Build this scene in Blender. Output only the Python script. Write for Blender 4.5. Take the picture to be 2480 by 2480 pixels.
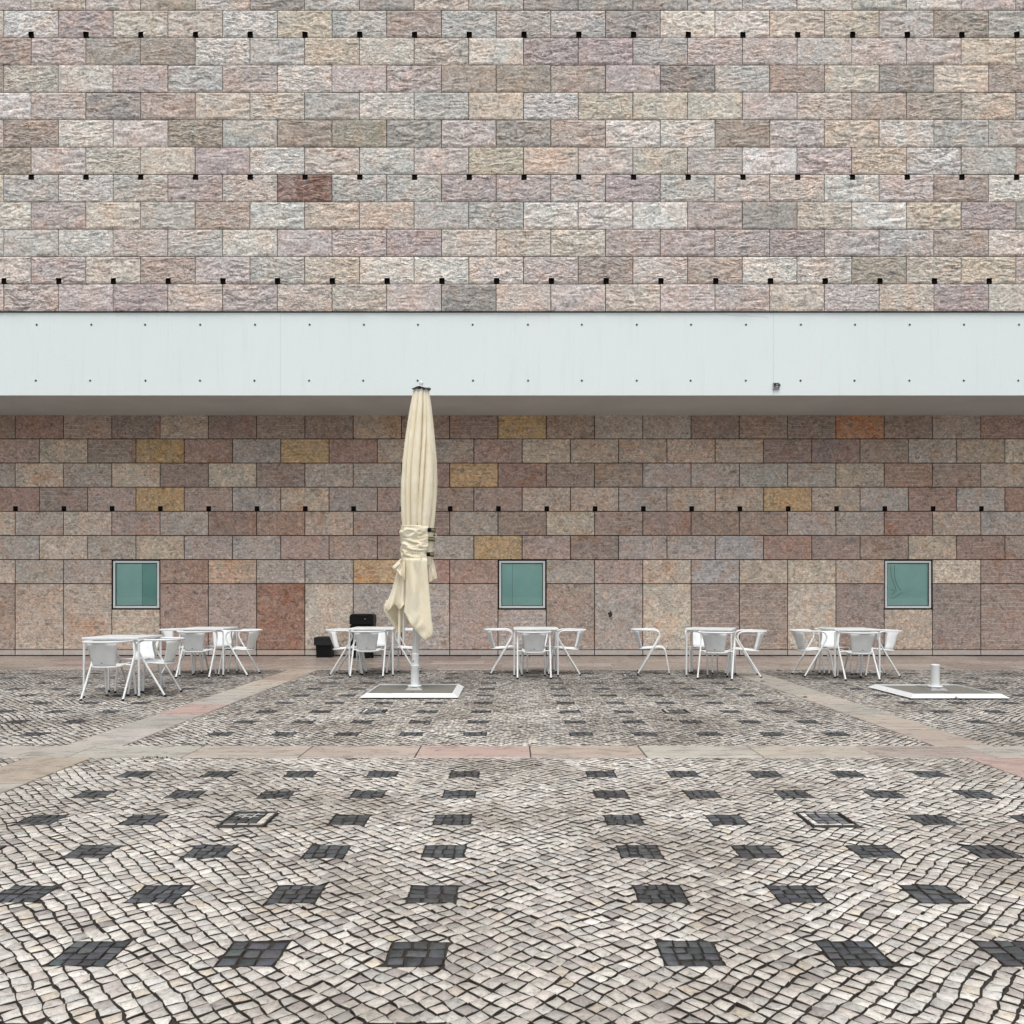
import bpy, bmesh, math, random
import numpy as np
from mathutils import Vector, Matrix

R = math.radians
scene = bpy.context.scene
C = scene.collection
for o in list(bpy.data.objects):
    bpy.data.objects.remove(o)

# ------------------------------------------------------------------ camera
CAM_H = 1.283           # eye height
F_PX = 2000.0           # focal length in photo pixels (photo 2480 wide)
cam_d = bpy.data.cameras.new('camera')
cam = bpy.data.objects.new('camera', cam_d)
C.objects.link(cam)
cam.location = (0, 0, CAM_H)
cam.rotation_euler = (R(90), 0, 0)
cam_d.sensor_width = 36
cam_d.lens = 36 * F_PX / 2480
cam_d.shift_y = (1439 - 1240) / 2480
cam_d.clip_start = 0.05
cam_d.clip_end = 2000
scene.camera = cam

# ------------------------------------------------------------------ sky, sun, exposure
SUN_EL = 67
world = bpy.data.worlds.new('World')
scene.world = world
world.use_nodes = True
wn = world.node_tree
wn.nodes.clear()
w_out = wn.nodes.new('ShaderNodeOutputWorld')
w_bg = wn.nodes.new('ShaderNodeBackground')
w_sky = wn.nodes.new('ShaderNodeTexSky')
w_sky.sky_type = 'NISHITA'
w_sky.sun_disc = False
w_sky.sun_elevation = R(SUN_EL)
w_sky.sun_rotation = R(180)
w_sky.dust_density = 3.0
w_hs = wn.nodes.new('ShaderNodeHueSaturation')      # overcast: the blue is washed out
w_hs.inputs['Saturation'].default_value = 0.22
wn.links.new(w_sky.outputs[0], w_hs.inputs['Color'])
wn.links.new(w_hs.outputs[0], w_bg.inputs['Color'])
w_bg.inputs['Strength'].default_value = 0.118
wn.links.new(w_bg.outputs[0], w_out.inputs['Surface'])

sun_d = bpy.data.lights.new('sun', 'SUN')
sun_d.energy = 1.45
sun_d.angle = R(32)
sun_d.color = (1.0, 0.975, 0.94)
sun = bpy.data.objects.new('sun', sun_d)
C.objects.link(sun)
sun.location = (0, -20, 30)
sun.rotation_euler = (R(90 - SUN_EL), 0, 0)

scene.view_settings.view_transform = 'Standard'
scene.view_settings.look = 'None'
scene.view_settings.gamma = 1
scene.view_settings.exposure = 0.38
scene.render.engine = 'CYCLES'
scene.render.resolution_x = 1024
scene.render.resolution_y = 1024

# ------------------------------------------------------------------ helpers
def srgb(r, g, b):
    def f(c):
        c /= 255.0
        return c / 12.92 if c <= 0.04045 else ((c + 0.055) / 1.055) ** 2.4
    return (f(r), f(g), f(b), 1.0)

def gx(u, v_or_Y, Y=None):
    return (u - 1240) / F_PX * v_or_Y

class NT:
    def __init__(self, name):
        self.m = bpy.data.materials.new(name)
        self.m.use_nodes = True
        self.t = self.m.node_tree
        self.b = self.t.nodes['Principled BSDF']
        self.out = self.t.nodes['Material Output']
    def n(self, typ, **kw):
        nd = self.t.nodes.new(typ)
        for k, v in kw.items():
            setattr(nd, k, v)
        return nd
    def l(self, a, b):
        self.t.links.new(a, b)
    def noise(self, vec, scale, detail=4, rough=0.55, dist=0.0):
        nd = self.n('ShaderNodeTexNoise')
        nd.inputs['Scale'].default_value = scale
        nd.inputs['Detail'].default_value = detail
        nd.inputs['Roughness'].default_value = rough
        nd.inputs['Distortion'].default_value = dist
        if vec is not None:
            self.l(vec, nd.inputs['Vector'])
        return nd.outputs['Fac']
    def ramp(self, fac, stops):
        nd = self.n('ShaderNodeValToRGB')
        e = nd.color_ramp.elements
        e[0].position, e[0].color = stops[0][0], stops[0][1]
        e[1].position, e[1].color = stops[-1][0], stops[-1][1]
        for p, c in stops[1:-1]:
            x = e.new(p)
            x.color = c
        self.l(fac, nd.inputs['Fac'])
        return nd.outputs['Color']
    def g(self, v):
        return (v, v, v, 1)
    def mix(self, mode, fac, a, b):
        nd = self.n('ShaderNodeMix', data_type='RGBA', blend_type=mode)
        for sock, val in ((nd.inputs[0], fac), (nd.inputs[6], a), (nd.inputs[7], b)):
            if hasattr(val, 'is_linked') or hasattr(val, 'links'):
                self.l(val, sock)
            else:
                sock.default_value = val
        return nd.outputs[2]
    def math(self, op, a, b=None, c=None):
        nd = self.n('ShaderNodeMath', operation=op)
        for i, v in enumerate((a, b, c)):
            if v is None:
                continue
            if hasattr(v, 'links'):
                self.l(v, nd.inputs[i])
            else:
                nd.inputs[i].default_value = v
        return nd.outputs[0]
    def scaled(self, vec, s):
        nd = self.n('ShaderNodeVectorMath', operation='MULTIPLY')
        self.l(vec, nd.inputs[0])
        nd.inputs[1].default_value = s
        return nd.outputs[0]
    def bump(self, h, strength, dist=0.02):
        nd = self.n('ShaderNodeBump')
        nd.inputs['Strength'].default_value = strength
        nd.inputs['Distance'].default_value = dist
        self.l(h, nd.inputs['Height'])
        self.l(nd.outputs[0], self.b.inputs['Normal'])

def local_coords(nt, randomize=True):
    tc = nt.n('ShaderNodeTexCoord')
    v = tc.outputs['Object']
    if not randomize:
        return v, None
    oi = nt.n('ShaderNodeObjectInfo')
    s = nt.n('ShaderNodeVectorMath', operation='SCALE')
    s.inputs[0].default_value = (37.0, 91.0, 53.0)
    nt.l(oi.outputs['Random'], s.inputs['Scale'])
    a = nt.n('ShaderNodeVectorMath', operation='ADD')
    nt.l(v, a.inputs[0])
    nt.l(s.outputs[0], a.inputs[1])
    return a.outputs[0], oi

def mat_wall_stone(name, ridge, fine, line, chip, mott, neutral, blotch):
    nt = NT(name)
    v, oi = local_coords(nt)
    base = oi.outputs['Color']
    # broad clouding of the stone, warm / cool patches
    n1 = nt.noise(v, 2.0, 4, 0.6, 0.8)
    warm = nt.ramp(n1, [(0.36, (0.90, 0.94, 0.96, 1)), (0.50, nt.g(1.0)), (0.64, (1.04, 0.96, 0.91, 1))])
    n0 = nt.noise(v, 3.6, 5, 0.7, 1.3)
    bleed = nt.ramp(n0, [(0.42, nt.g(0.0)), (0.66, nt.g(0.52))])
    c = nt.mix('MIX', bleed, base, neutral)
    c = nt.mix('MULTIPLY', 1.0, c, warm)
    # fine dark veins
    n6 = nt.noise(nt.scaled(v, (1.0, 1.0, 1.5)), 5.5, 5, 0.6, 1.8)
    vein = nt.ramp(nt.math('ABSOLUTE', nt.math('SUBTRACT', n6, 0.5)), [(0.0, nt.g(0.62)), (0.018, nt.g(0.9)), (0.035, nt.g(1.0))])
    c = nt.mix('MULTIPLY', 0.75, c, vein)
    # breccia mottling: worm-like veins a few centimetres across
    n2 = nt.noise(nt.scaled(v, (1.0, 1.0, 1.25)), mott, 5, 0.66, 1.6)
    mot = nt.ramp(n2, [(0.34, nt.g(0.50)), (0.43, nt.g(0.84)), (0.53, nt.g(1.06)), (0.64, nt.g(1.36))])
    c = nt.mix('MULTIPLY', 1.0, c, mot)
    n3 = nt.noise(v, mott * 2.6, 4, 0.65, 0.8)
    grain = nt.ramp(n3, [(0.30, nt.g(0.74)), (0.50, nt.g(1.0)), (0.70, nt.g(1.22))])
    c = nt.mix('MULTIPLY', 0.85, c, grain)
    # dark pits and rust-coloured blotches with a shape of their own
    n5 = nt.noise(nt.scaled(v, (1, 1, 1.5)), 9.0, 5, 0.7, 0.6)
    pit = nt.ramp(n5, [(0.64, nt.g(0)), (0.70, nt.g(1))])
    c = nt.mix('MULTIPLY', pit, c, (0.62, 0.56, 0.53, 1))
    n4 = nt.noise(v, 1.3, 4, 0.65, 1.2)
    bl = nt.ramp(n4, [(0.56, nt.g(0)), (0.68, nt.g(1))])
    c = nt.mix('MULTIPLY', bl, c, blotch)
    # tooled lines: broken pale scratches from the chisel
    sep = nt.n('ShaderNodeSeparateXYZ')
    nt.l(v, sep.inputs[0])
    wob = nt.math('MULTIPLY', nt.noise(nt.scaled(v, (1, 1, 0.4)), 5.0, 2), 0.03)
    zz = nt.math('ADD', sep.outputs['Z'], wob)
    fr = nt.math('FRACT', nt.math('MULTIPLY', zz, 1 / 0.088))
    ln = nt.math('LESS_THAN', nt.math('ABSOLUTE', nt.math('SUBTRACT', fr, 0.5)), 0.085)
    brk = nt.ramp(nt.noise(nt.scaled(v, (1, 1, 7)), 3.2, 3, 0.7), [(0.47, nt.g(0)), (0.53, nt.g(1))])
    pan = nt.ramp(nt.math('FRACT', nt.math('MULTIPLY', oi.outputs['Random'], 17.0)), [(0.15, nt.g(0)), (0.6, nt.g(1))])
    lm = nt.math('MULTIPLY', nt.math('MULTIPLY', ln, brk), pan)
    c = nt.mix('SCREEN', nt.math('MULTIPLY', lm, line), c, (0.34, 0.32, 0.30, 1))
    nt.l(c, nt.b.inputs['Base Color'])
    nt.b.inputs['Roughness'].default_value = 0.85
    nt.b.inputs['Specular IOR Level'].default_value = 0.25
    h1 = nt.noise(nt.scaled(v, (1, 1, 1.9)), 8.0, 5, 0.66, 1.0)
    h2 = nt.noise(nt.scaled(v, (1, 1, 1.3)), 30.0, 4, 0.65, 0.8)
    # conchoidal chips: facets with sharp rims
    vo = nt.n('ShaderNodeTexVoronoi', feature='F1')
    vo.inputs['Scale'].default_value = 13.0
    dv = nt.n('ShaderNodeVectorMath', operation='ADD')
    nt.l(nt.scaled(v, (1, 1, 1.7)), dv.inputs[0])
    nd = nt.n('ShaderNodeTexNoise')
    nd.inputs['Scale'].default_value = 9.0
    nt.l(v, nd.inputs['Vector'])
    sc = nt.n('ShaderNodeVectorMath', operation='SCALE')
    sc.inputs['Scale'].default_value = 0.16
    nt.l(nd.outputs['Color'], sc.inputs[0])
    nt.l(sc.outputs[0], dv.inputs[1])
    nt.l(dv.outputs[0], vo.inputs['Vector'])
    h = nt.math('ADD', nt.math('MULTIPLY', h1, ridge), nt.math('MULTIPLY', h2, fine))
    h = nt.math('ADD', h, nt.math('MULTIPLY', vo.outputs['Distance'], chip))
    h = nt.math('ADD', h, nt.math('MULTIPLY', lm, line * 0.15))
    nt.bump(h, 1.0, 0.03)
    # some blocks were split cleaner than others
    bst = nt.ramp(nt.math('FRACT', nt.math('MULTIPLY', oi.outputs['Random'], 7.3)), [(0.0, nt.g(0.30)), (1.0, nt.g(0.95))])
    for nd_ in nt.t.nodes:
        if nd_.type == 'BUMP':
            nt.l(bst, nd_.inputs['Strength'])
    return nt.m

def mat_cobble():
    nt = NT('cobble_limestone')
    at = nt.n('ShaderNodeAttribute', attribute_name='tint')
    geo = nt.n('ShaderNodeNewGeometry')
    v = geo.outputs['Position']
    c = at.outputs['Color']
    n1 = nt.noise(v, 34.0, 4, 0.65, 0.6)
    c = nt.mix('MULTIPLY', 0.9, c, nt.ramp(n1, [(0.32, nt.g(0.56)), (0.46, nt.g(0.95)), (0.70, nt.g(1.18))]))
    n2 = nt.noise(v, 170.0, 3, 0.6)
    c = nt.mix('MULTIPLY', 0.8, c, nt.ramp(n2, [(0.30, nt.g(0.78)), (0.7, nt.g(1.14))]))
    n3 = nt.noise(v, 0.9, 3, 0.6)                  # worn / dirtier areas of the square
    c = nt.mix('MULTIPLY', 0.85, c, nt.ramp(n3, [(0.36, (0.66, 0.63, 0.60, 1)), (0.58, nt.g(1.05))]))
    nt.l(c, nt.b.inputs['Base Color'])
    nt.l(nt.ramp(n3, [(0.36, nt.g(0.38)), (0.58, nt.g(0.66))]), nt.b.inputs['Roughness'])      # damp patches
    nt.b.inputs['Specular IOR Level'].default_value = 0.35
    h = nt.math('ADD', n1, nt.math('MULTIPLY', n2, 0.35))
    nt.bump(h, 0.8, 0.008)
    return nt.m

def mat_simple(name, col, rough=0.5, spec=0.5, metal=0.0, var=0.0, vscale=8.0, bump=0.0, bscale=40.0, randomize=True, objcol=False):
    nt = NT(name)
    v, oi = local_coords(nt)
    base = oi.outputs['Color'] if objcol else col
    if var > 0:
        n = nt.noise(v, vscale, 5, 0.62, 0.4)
        c = nt.mix('MULTIPLY', 1.0, base, nt.ramp(n, [(0.30, nt.g(1 - var)), (0.70, nt.g(1 + var * 0.6))]))
        nt.l(c, nt.b.inputs['Base Color'])
    elif objcol:
        nt.l(base, nt.b.inputs['Base Color'])
    else:
        nt.b.inputs['Base Color'].default_value = col
    nt.b.inputs['Roughness'].default_value = rough
    nt.b.inputs['Specular IOR Level'].default_value = spec
    nt.b.inputs['Metallic'].default_value = metal
    if bump > 0:
        nt.bump(nt.noise(v, bscale, 4, 0.6), bump, 0.01)
    return nt.m

def mat_slab():
    nt = NT('paving_slab_stone')
    v, oi = local_coords(nt)
    c = oi.outputs['Color']
    n1 = nt.noise(nt.scaled(v, (1, 2.2, 1)), 3.5, 5, 0.65, 0.8)
    c = nt.mix('MULTIPLY', 1.0, c, nt.ramp(n1, [(0.30, (0.70, 0.69, 0.68, 1)), (0.5, nt.g(1.0)), (0.72, (1.12, 1.07, 1.01, 1))]))
    n2 = nt.noise(v, 60, 4, 0.65)
    c = nt.mix('MULTIPLY', 0.8, c, nt.ramp(n2, [(0.3, nt.g(0.82)), (0.7, nt.g(1.12))]))
    nt.l(c, nt.b.inputs['Base Color'])
    nt.l(nt.ramp(n1, [(0.35, nt.g(0.20)), (0.65, nt.g(0.45))]), nt.b.inputs['Roughness'])
    nt.bump(n2, 0.2, 0.004)
    return nt.m

def mat_white_wall():
    nt = NT('white_painted_concrete')
    geo = nt.n('ShaderNodeNewGeometry')
    v = geo.outputs['Position']
    n1 = nt.noise(nt.scaled(v, (1, 1, 0.35)), 0.8, 4, 0.6, 0.5)
    c = nt.ramp(n1, [(0.32, (0.785, 0.878, 0.868, 1)), (0.5, (0.802, 0.89, 0.886, 1)), (0.68, (0.82, 0.886, 0.897, 1))])
    n2 = nt.noise(nt.scaled(v, (9, 9, 0.6)), 1.2, 4, 0.7)         # faint rain streaks
    c = nt.mix('MULTIPLY', 0.5, c, nt.ramp(n2, [(0.30, (0.93, 0.92, 0.90, 1)), (0.45, nt.g(1.0))]))
    n3 = nt.noise(v, 30, 4, 0.6)
    c = nt.mix('MULTIPLY', 0.4, c, nt.ramp(n3, [(0.3, nt.g(0.95)), (0.7, nt.g(1.03))]))
    nt.l(c, nt.b.inputs['Base Color'])
    nt.b.inputs['Roughness'].default_value = 0.7
    nt.bump(nt.noise(v, 14, 4, 0.55), 0.12, 0.01)
    return nt.m

def mat_fabric():
    nt = NT('cream_canvas')
    v, oi = local_coords(nt)
    n1 = nt.noise(v, 4.0, 4, 0.6, 0.4)
    c = nt.ramp(n1, [(0.30, srgb(240, 229, 201)), (0.55, srgb(247, 238, 213)), (0.72, srgb(249, 242, 222))])
    n2 = nt.noise(nt.scaled(v, (6, 6, 1.0)), 5.0, 4, 0.7)
    c = nt.mix('MULTIPLY', 0.55, c, nt.ramp(n2, [(0.28, (0.84, 0.82, 0.78, 1)), (0.40, nt.g(1.0))]))
    nt.l(c, nt.b.inputs['Base Color'])
    nt.b.inputs['Roughness'].default_value = 0.9
    nt.b.inputs['Specular IOR Level'].default_value = 0.15
    nt.b.inputs['Sheen Weight'].default_value = 0.15
    cr = nt.math('ABSOLUTE', nt.math('SUBTRACT', nt.noise(nt.scaled(v, (1, 1, 0.28)), 13.0, 4, 0.6, 0.6), 0.5))
    h = nt.math('ADD', nt.math('MULTIPLY', cr, 2.0), nt.math('MULTIPLY', nt.noise(v, 420.0, 2), 0.1))
    nt.bump(h, 0.55, 0.016)
    # thin cloth lets a little light through
    tr = nt.n('ShaderNodeBsdfTranslucent')
    tr.inputs['Color'].default_value = (0.84, 0.76, 0.58, 1)
    mx = nt.n('ShaderNodeMixShader')
    mx.inputs[0].default_value = 0.08
    nt.l(nt.b.outputs[0], mx.inputs[1])
    nt.l(tr.outputs[0], mx.inputs[2])
    nt.l(mx.outputs[0], nt.out.inputs['Surface'])
    return nt.m

def mat_white_metal(name, rust=False):
    nt = NT(name)
    v, oi = local_coords(nt)
    n = nt.noise(v, 9.0, 4, 0.6, 0.3)
    c = nt.ramp(n, [(0.30, srgb(230, 233, 233)), (0.65, srgb(242, 244, 244))])
    n2 = nt.noise(v, 60.0, 4, 0.7)
    c = nt.mix('MULTIPLY', 0.6, c, nt.ramp(n2, [(0.26, nt.g(0.86)), (0.40, nt.g(1.0))]))
    if rust:
        n3 = nt.noise(v, 6.0, 6, 0.7, 0.8)
        m = nt.ramp(n3, [(0.625, nt.g(0)), (0.65, nt.g(1))])
        n4 = nt.noise(v, 45.0, 4, 0.7)
        c = nt.mix('MIX', m, c, nt.ramp(n4, [(0.35, (0.10, 0.045, 0.02, 1)), (0.65, (0.36, 0.17, 0.07, 1))]))
    nt.l(c, nt.b.inputs['Base Color'])
    worn = nt.ramp(nt.math('FRACT', nt.math('MULTIPLY', oi.outputs['Random'], 5.7)), [(0.0, nt.g(0.91)), (1.0, nt.g(1.0))])
    c = nt.mix('MULTIPLY', 1.0, c, worn)
    sc_ = nt.noise(v, 26.0, 5, 0.75, 0.5)
    c = nt.mix('MULTIPLY', 0.7, c, nt.ramp(sc_, [(0.30, (0.74, 0.72, 0.69, 1)), (0.40, nt.g(1.0))]))
    nt.l(c, nt.b.inputs['Base Color'])
    nt.b.inputs['Roughness'].default_value = 0.33
    nt.b.inputs['Specular IOR Level'].default_value = 0.45
    return nt.m

def mat_glass():
    nt = NT('green_tinted_glass')
    nt.t.nodes.remove(nt.b)
    tr = nt.n('ShaderNodeBsdfTransparent')
    tr.inputs['Color'].default_value = (0.90, 0.97, 0.96, 1)
    gl = nt.n('ShaderNodeBsdfGlossy')
    gl.inputs['Roughness'].default_value = 0.02
    gl.inputs['Color'].default_value = (0.9, 1.0, 0.97, 1)
    fr = nt.n('ShaderNodeFresnel')
    fr.inputs['IOR'].default_value = 1.55
    mx = nt.n('ShaderNodeMixShader')
    nt.l(fr.outputs[0], mx.inputs[0])
    nt.l(tr.outputs[0], mx.inputs[1])
    nt.l(gl.outputs[0], mx.inputs[2])
    nt.l(mx.outputs[0], nt.out.inputs['Surface'])
    return nt.m

def mat_ground():
    nt = NT('cobbled_ground_far')
    geo = nt.n('ShaderNodeNewGeometry')
    v = geo.outputs['Position']
    vo = nt.n('ShaderNodeTexVoronoi', feature='DISTANCE_TO_EDGE')
    vo.inputs['Scale'].default_value = 16
    nt.l(v, vo.inputs['Vector'])
    vc = nt.n('ShaderNodeTexVoronoi')
    vc.inputs['Scale'].default_value = 16
    nt.l(v, vc.inputs['Vector'])
    sep = nt.n('ShaderNodeSeparateColor')
    nt.l(vc.outputs['Color'], sep.inputs[0])
    c = nt.ramp(sep.outputs[0], [(0.0, (0.27, 0.25, 0.23, 1)), (1.0, (0.46, 0.44, 0.41, 1))])
    j = nt.ramp(vo.outputs['Distance'], [(0.03, (0.12, 0.11, 0.10, 1)), (0.09, nt.g(1))])
    c = nt.mix('MULTIPLY', 1.0, c, j)
    nt.l(c, nt.b.inputs['Base Color'])
    nt.b.inputs['Roughness'].default_value = 0.8
    return nt.m

def mat_bed():
    nt = NT('joint_soil')
    geo = nt.n('ShaderNodeNewGeometry')
    v = geo.outputs['Position']
    n = nt.noise(v, 60, 5, 0.7)
    c = nt.ramp(n, [(0.3, (0.018, 0.014, 0.011, 1)), (0.6, (0.045, 0.036, 0.028, 1)), (0.75, (0.05, 0.052, 0.028, 1))])
    nt.l(c, nt.b.inputs['Base Color'])
    nt.b.inputs['Roughness'].default_value = 0.95
    nt.bump(n, 0.5, 0.01)
    return nt.m

M = {}
M['upper'] = mat_wall_stone('split_faced_stone', 0.9, 0.40, 0.25, 0.5, 9.0, srgb(200, 191, 185), (1.0, 0.94, 0.92, 1))
M['lower'] = mat_wall_stone('tooled_stone', 0.50, 0.30, 0.9, 0.14, 9.5, srgb(188, 170, 158), (0.98, 0.82, 0.71, 1))
M['cobble'] = mat_cobble()
M['slab'] = mat_slab()
M['white'] = mat_white_wall()
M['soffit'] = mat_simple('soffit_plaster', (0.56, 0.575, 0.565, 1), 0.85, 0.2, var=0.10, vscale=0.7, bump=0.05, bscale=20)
M['fabric'] = mat_fabric()
M['metal'] = mat_white_metal('white_powder_coat')
M['rusty'] = mat_white_metal('white_paint_chipped', True)
M['alu'] = mat_simple('brushed_aluminium', (0.74, 0.77, 0.77, 1), 0.4, 0.5, 0.0, var=0.06, vscale=30)
M['pole'] = mat_simple('anodised_pole', (0.70, 0.70, 0.68, 1), 0.4, 0.5, 0.25, var=0.06, vscale=12)
M['black'] = mat_simple('black_plastic', (0.006, 0.006, 0.007, 1), 0.45, 0.2, var=0.2, vscale=20)
M['rubber'] = mat_simple('black_rubber', (0.012, 0.012, 0.012, 1), 0.8, 0.2, var=0.2)
M['void'] = mat_simple('dark_cavity', (0.012, 0.011, 0.010, 1), 0.95, 0.05, var=0.2)
M['webbing'] = mat_simple('olive_webbing', srgb(140, 138, 98), 0.85, 0.2, var=0.15, vscale=60)
M['paver'] = mat_simple('concrete_paver', (0.20, 0.194, 0.168, 1), 0.85, 0.3, var=0.28, vscale=70, bump=0.4, bscale=120)
M['greymetal'] = mat_simple('dull_grey_metal', (0.33, 0.33, 0.32, 1), 0.5, 0.4, 0.3, var=0.15)
M['frame'] = mat_simple('weathered_steel', (0.10, 0.095, 0.09, 1), 0.6, 0.4, 0.2, var=0.3, vscale=30)
M['glass'] = mat_glass()
M['blind'] = mat_simple('window_blind', (1, 1, 1, 1), 0.8, 0.2, var=0.07, vscale=3, objcol=True)
M['ground'] = mat_ground()
M['bed'] = mat_bed()
M['rust'] = mat_simple('rust_mark', (0.075, 0.055, 0.042, 1), 0.9, 0.1, var=0.4, vscale=60)
M['leaf'] = mat_simple('weed_leaf', (0.065, 0.085, 0.03, 1), 0.7, 0.3, var=0.35, vscale=40)
M['chalk'] = mat_simple('pale_mortar', (0.62, 0.62, 0.60, 1), 0.85, 0.2, var=0.2, vscale=60)

def tag(o, label=None, cat=None, group=None, kind=None):
    if label: o['label'] = label
    if cat: o['category'] = cat
    if group: o['group'] = group
    if kind: o['kind'] = kind
    return o

def empty(name, loc=(0, 0, 0), rz=0.0):
    o = bpy.data.objects.new(name, None)
    o.empty_display_size = 0.2
    C.objects.link(o)
    o.location = loc
    o.rotation_euler = (0, 0, rz)
    return o

def link(name, me, mat, parent=None, loc=(0, 0, 0)):
    if mat is not None and not me.materials:
        me.materials.append(mat)
    o = bpy.data.objects.new(name, me)
    C.objects.link(o)
    o.location = loc
    if parent is not None:
        o.parent = parent
    return o

class MB:
    """collects simple shapes into one mesh"""
    def __init__(self):
        self.v = []
        self.f = []
        self.sm = []
    def add(self, vs, fs, smooth=False):
        k = len(self.v)
        self.v.extend([tuple(p) for p in vs])
        self.f.extend([tuple(i + k for i in f) for f in fs])
        self.sm.extend([smooth] * len(fs))
        return self
    def box(self, x0, x1, y0, y1, z0, z1):
        vs = [(x0, y0, z0), (x1, y0, z0), (x1, y1, z0), (x0, y1, z0), (x0, y0, z1), (x1, y0, z1), (x1, y1, z1), (x0, y1, z1)]
        return self.add(vs, [(0, 3, 2, 1), (4, 5, 6, 7), (0, 1, 5, 4), (1, 2, 6, 5), (2, 3, 7, 6), (3, 0, 4, 7)])
    def bbox(self, x0, x1, y0, y1, z0, z1, b):
        """box with all edges chamfered"""
        bm = bmesh.new()
        bmesh.ops.create_cube(bm, size=1)
        for v in bm.verts:
            v.co = Vector(((x0 + x1) / 2 + v.co.x * (x1 - x0), (y0 + y1) / 2 + v.co.y * (y1 - y0), (z0 + z1) / 2 + v.co.z * (z1 - z0)))
        bmesh.ops.bevel(bm, geom=bm.edges[:], offset=b, segments=2, profile=0.5, affect='EDGES')
        bm.verts.index_update()
        self.add([v.co[:] for v in bm.verts], [[v.index for v in f.verts] for f in bm.faces])
        bm.free()
        return self
    def tube(self, pts, r, n=10, caps=True):
        pts = [Vector(p) for p in pts]
        t0 = (pts[1] - pts[0]).normalized()
        up = Vector((0, 0, 1)) if abs(t0.z) < 0.9 else Vector((1, 0, 0))
        nrm = t0.cross(up).normalized()
        vs, fs = [], []
        prev = t0
        for i, p in enumerate(pts):
            if i == 0: t = t0
            elif i == len(pts) - 1: t = (pts[i] - pts[i - 1]).normalized()
            else: t = ((pts[i + 1] - p).normalized() + (p - pts[i - 1]).normalized()).normalized()
            q = prev.rotation_difference(t)
            nrm = q @ nrm
            prev = t
            b = t.cross(nrm).normalized()
            rr = r[i] if isinstance(r, (list, tuple)) else r
            for k in range(n):
                a = 2 * math.pi * k / n
                vs.append(p + nrm * (rr * math.cos(a)) + b * (rr * math.sin(a)))
        for i in range(len(pts) - 1):
            for k in range(n):
                a, b2 = i * n + k, i * n + (k + 1) % n
                fs.append((a, b2, b2 + n, a + n))
        self.add(vs, fs, True)
        if caps:
            k = len(vs)
            self.add(vs[:n], [tuple(range(n))[::-1]])
            self.add(vs[-n:], [tuple(range(n))])
        return self
    def lathe(self, prof, n=24, c=(0, 0), smooth=True):
        vs, fs = [], []
        for (r, z) in prof:
            for k in range(n):
                a = 2 * math.pi * k / n
                vs.append((c[0] + r * math.cos(a), c[1] + r * math.sin(a), z))
        for i in range(len(prof) - 1):
            for k in range(n):
                a, b = i * n + k, i * n + (k + 1) % n
                fs.append((a, b, b + n, a + n))
        return self.add(vs, fs, smooth)
    def grid(self, P, smooth=True):
        h, w = len(P), len(P[0])
        vs = [p for row in P for p in row]
        fs = [(i * w + j, i * w + j + 1, (i + 1) * w + j + 1, (i + 1) * w + j) for i in range(h - 1) for j in range(w - 1)]
        return self.add(vs, fs, smooth)
    def mesh(self, name):
        me = bpy.data.meshes.new(name)
        me.from_pydata(self.v, [], self.f)
        me.polygons.foreach_set('use_smooth', self.sm)
        me.update()
        return me
    def build(self, name, mat, parent=None, loc=(0, 0, 0)):
        return link(name, self.mesh(name), mat, parent, loc)

def catmull(pts, sub=6):
    pts = [Vector(p) for p in pts]
    P = [pts[0] * 2 - pts[1]] + pts + [pts[-1] * 2 - pts[-2]]
    out = []
    for i in range(1, len(P) - 2):
        for k in range(sub):
            t = k / sub
            a, b, c, d = P[i - 1], P[i], P[i + 1], P[i + 2]
            out.append(0.5 * ((2 * b) + (c - a) * t + (2 * a - 5 * b + 4 * c - d) * t * t + (3 * b - a - 3 * c + d) * t ** 3))
    out.append(pts[-1])
    return out

def solidify(o, th):
    m = o.modifiers.new('thickness', 'SOLIDIFY')
    m.thickness = th
    m.offset = 0
    return o

def vnoise(x, y, fx, fy, seed):
    rs = np.random.RandomState(seed)
    T = rs.rand(64, 64)
    X, Y = x * fx + 100, y * fy + 100
    xi, yi = np.floor(X).astype(int), np.floor(Y).astype(int)
    a, b = X - xi, Y - yi
    a, b = a * a * (3 - 2 * a), b * b * (3 - 2 * b)
    g = lambda i, j: T[i % 64, j % 64]
    return (g(xi, yi) * (1 - a) + g(xi + 1, yi) * a) * (1 - b) + (g(xi, yi + 1) * (1 - a) + g(xi + 1, yi + 1) * a) * b

# ================================================================== SETTING
# ------------------------------------------------------------------ ground sheet
g = MB()
S = 300
g.add([(-S, -S, -0.06), (S, -S, -0.06), (S, S, -0.06), (-S, S, -0.06)], [(0, 1, 2, 3)])
tag(g.build('ground', M['ground']), kind='structure')

# ------------------------------------------------------------------ building
YU, YL = 15.08, 17.10          # front planes of the upper and the lower wall
X0 = -0.29                      # joint phase
ZB, ZS = 6.452, 5.0             # underside of the upper stones, soffit
bld = empty('stone_building', (0, 17, 0))
tag(bld, 'large building with rough stone block walls and overhanging white concrete band', 'building')
OFF = Vector((0, -17, 0))

def bpart(mb, name, mat, parent=bld):
    # meshes are written in world coordinates; the building's empty sits at its foot
    o = mb.build(name, mat, parent)
    if parent is bld:
        o.location = OFF
    return o

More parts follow.
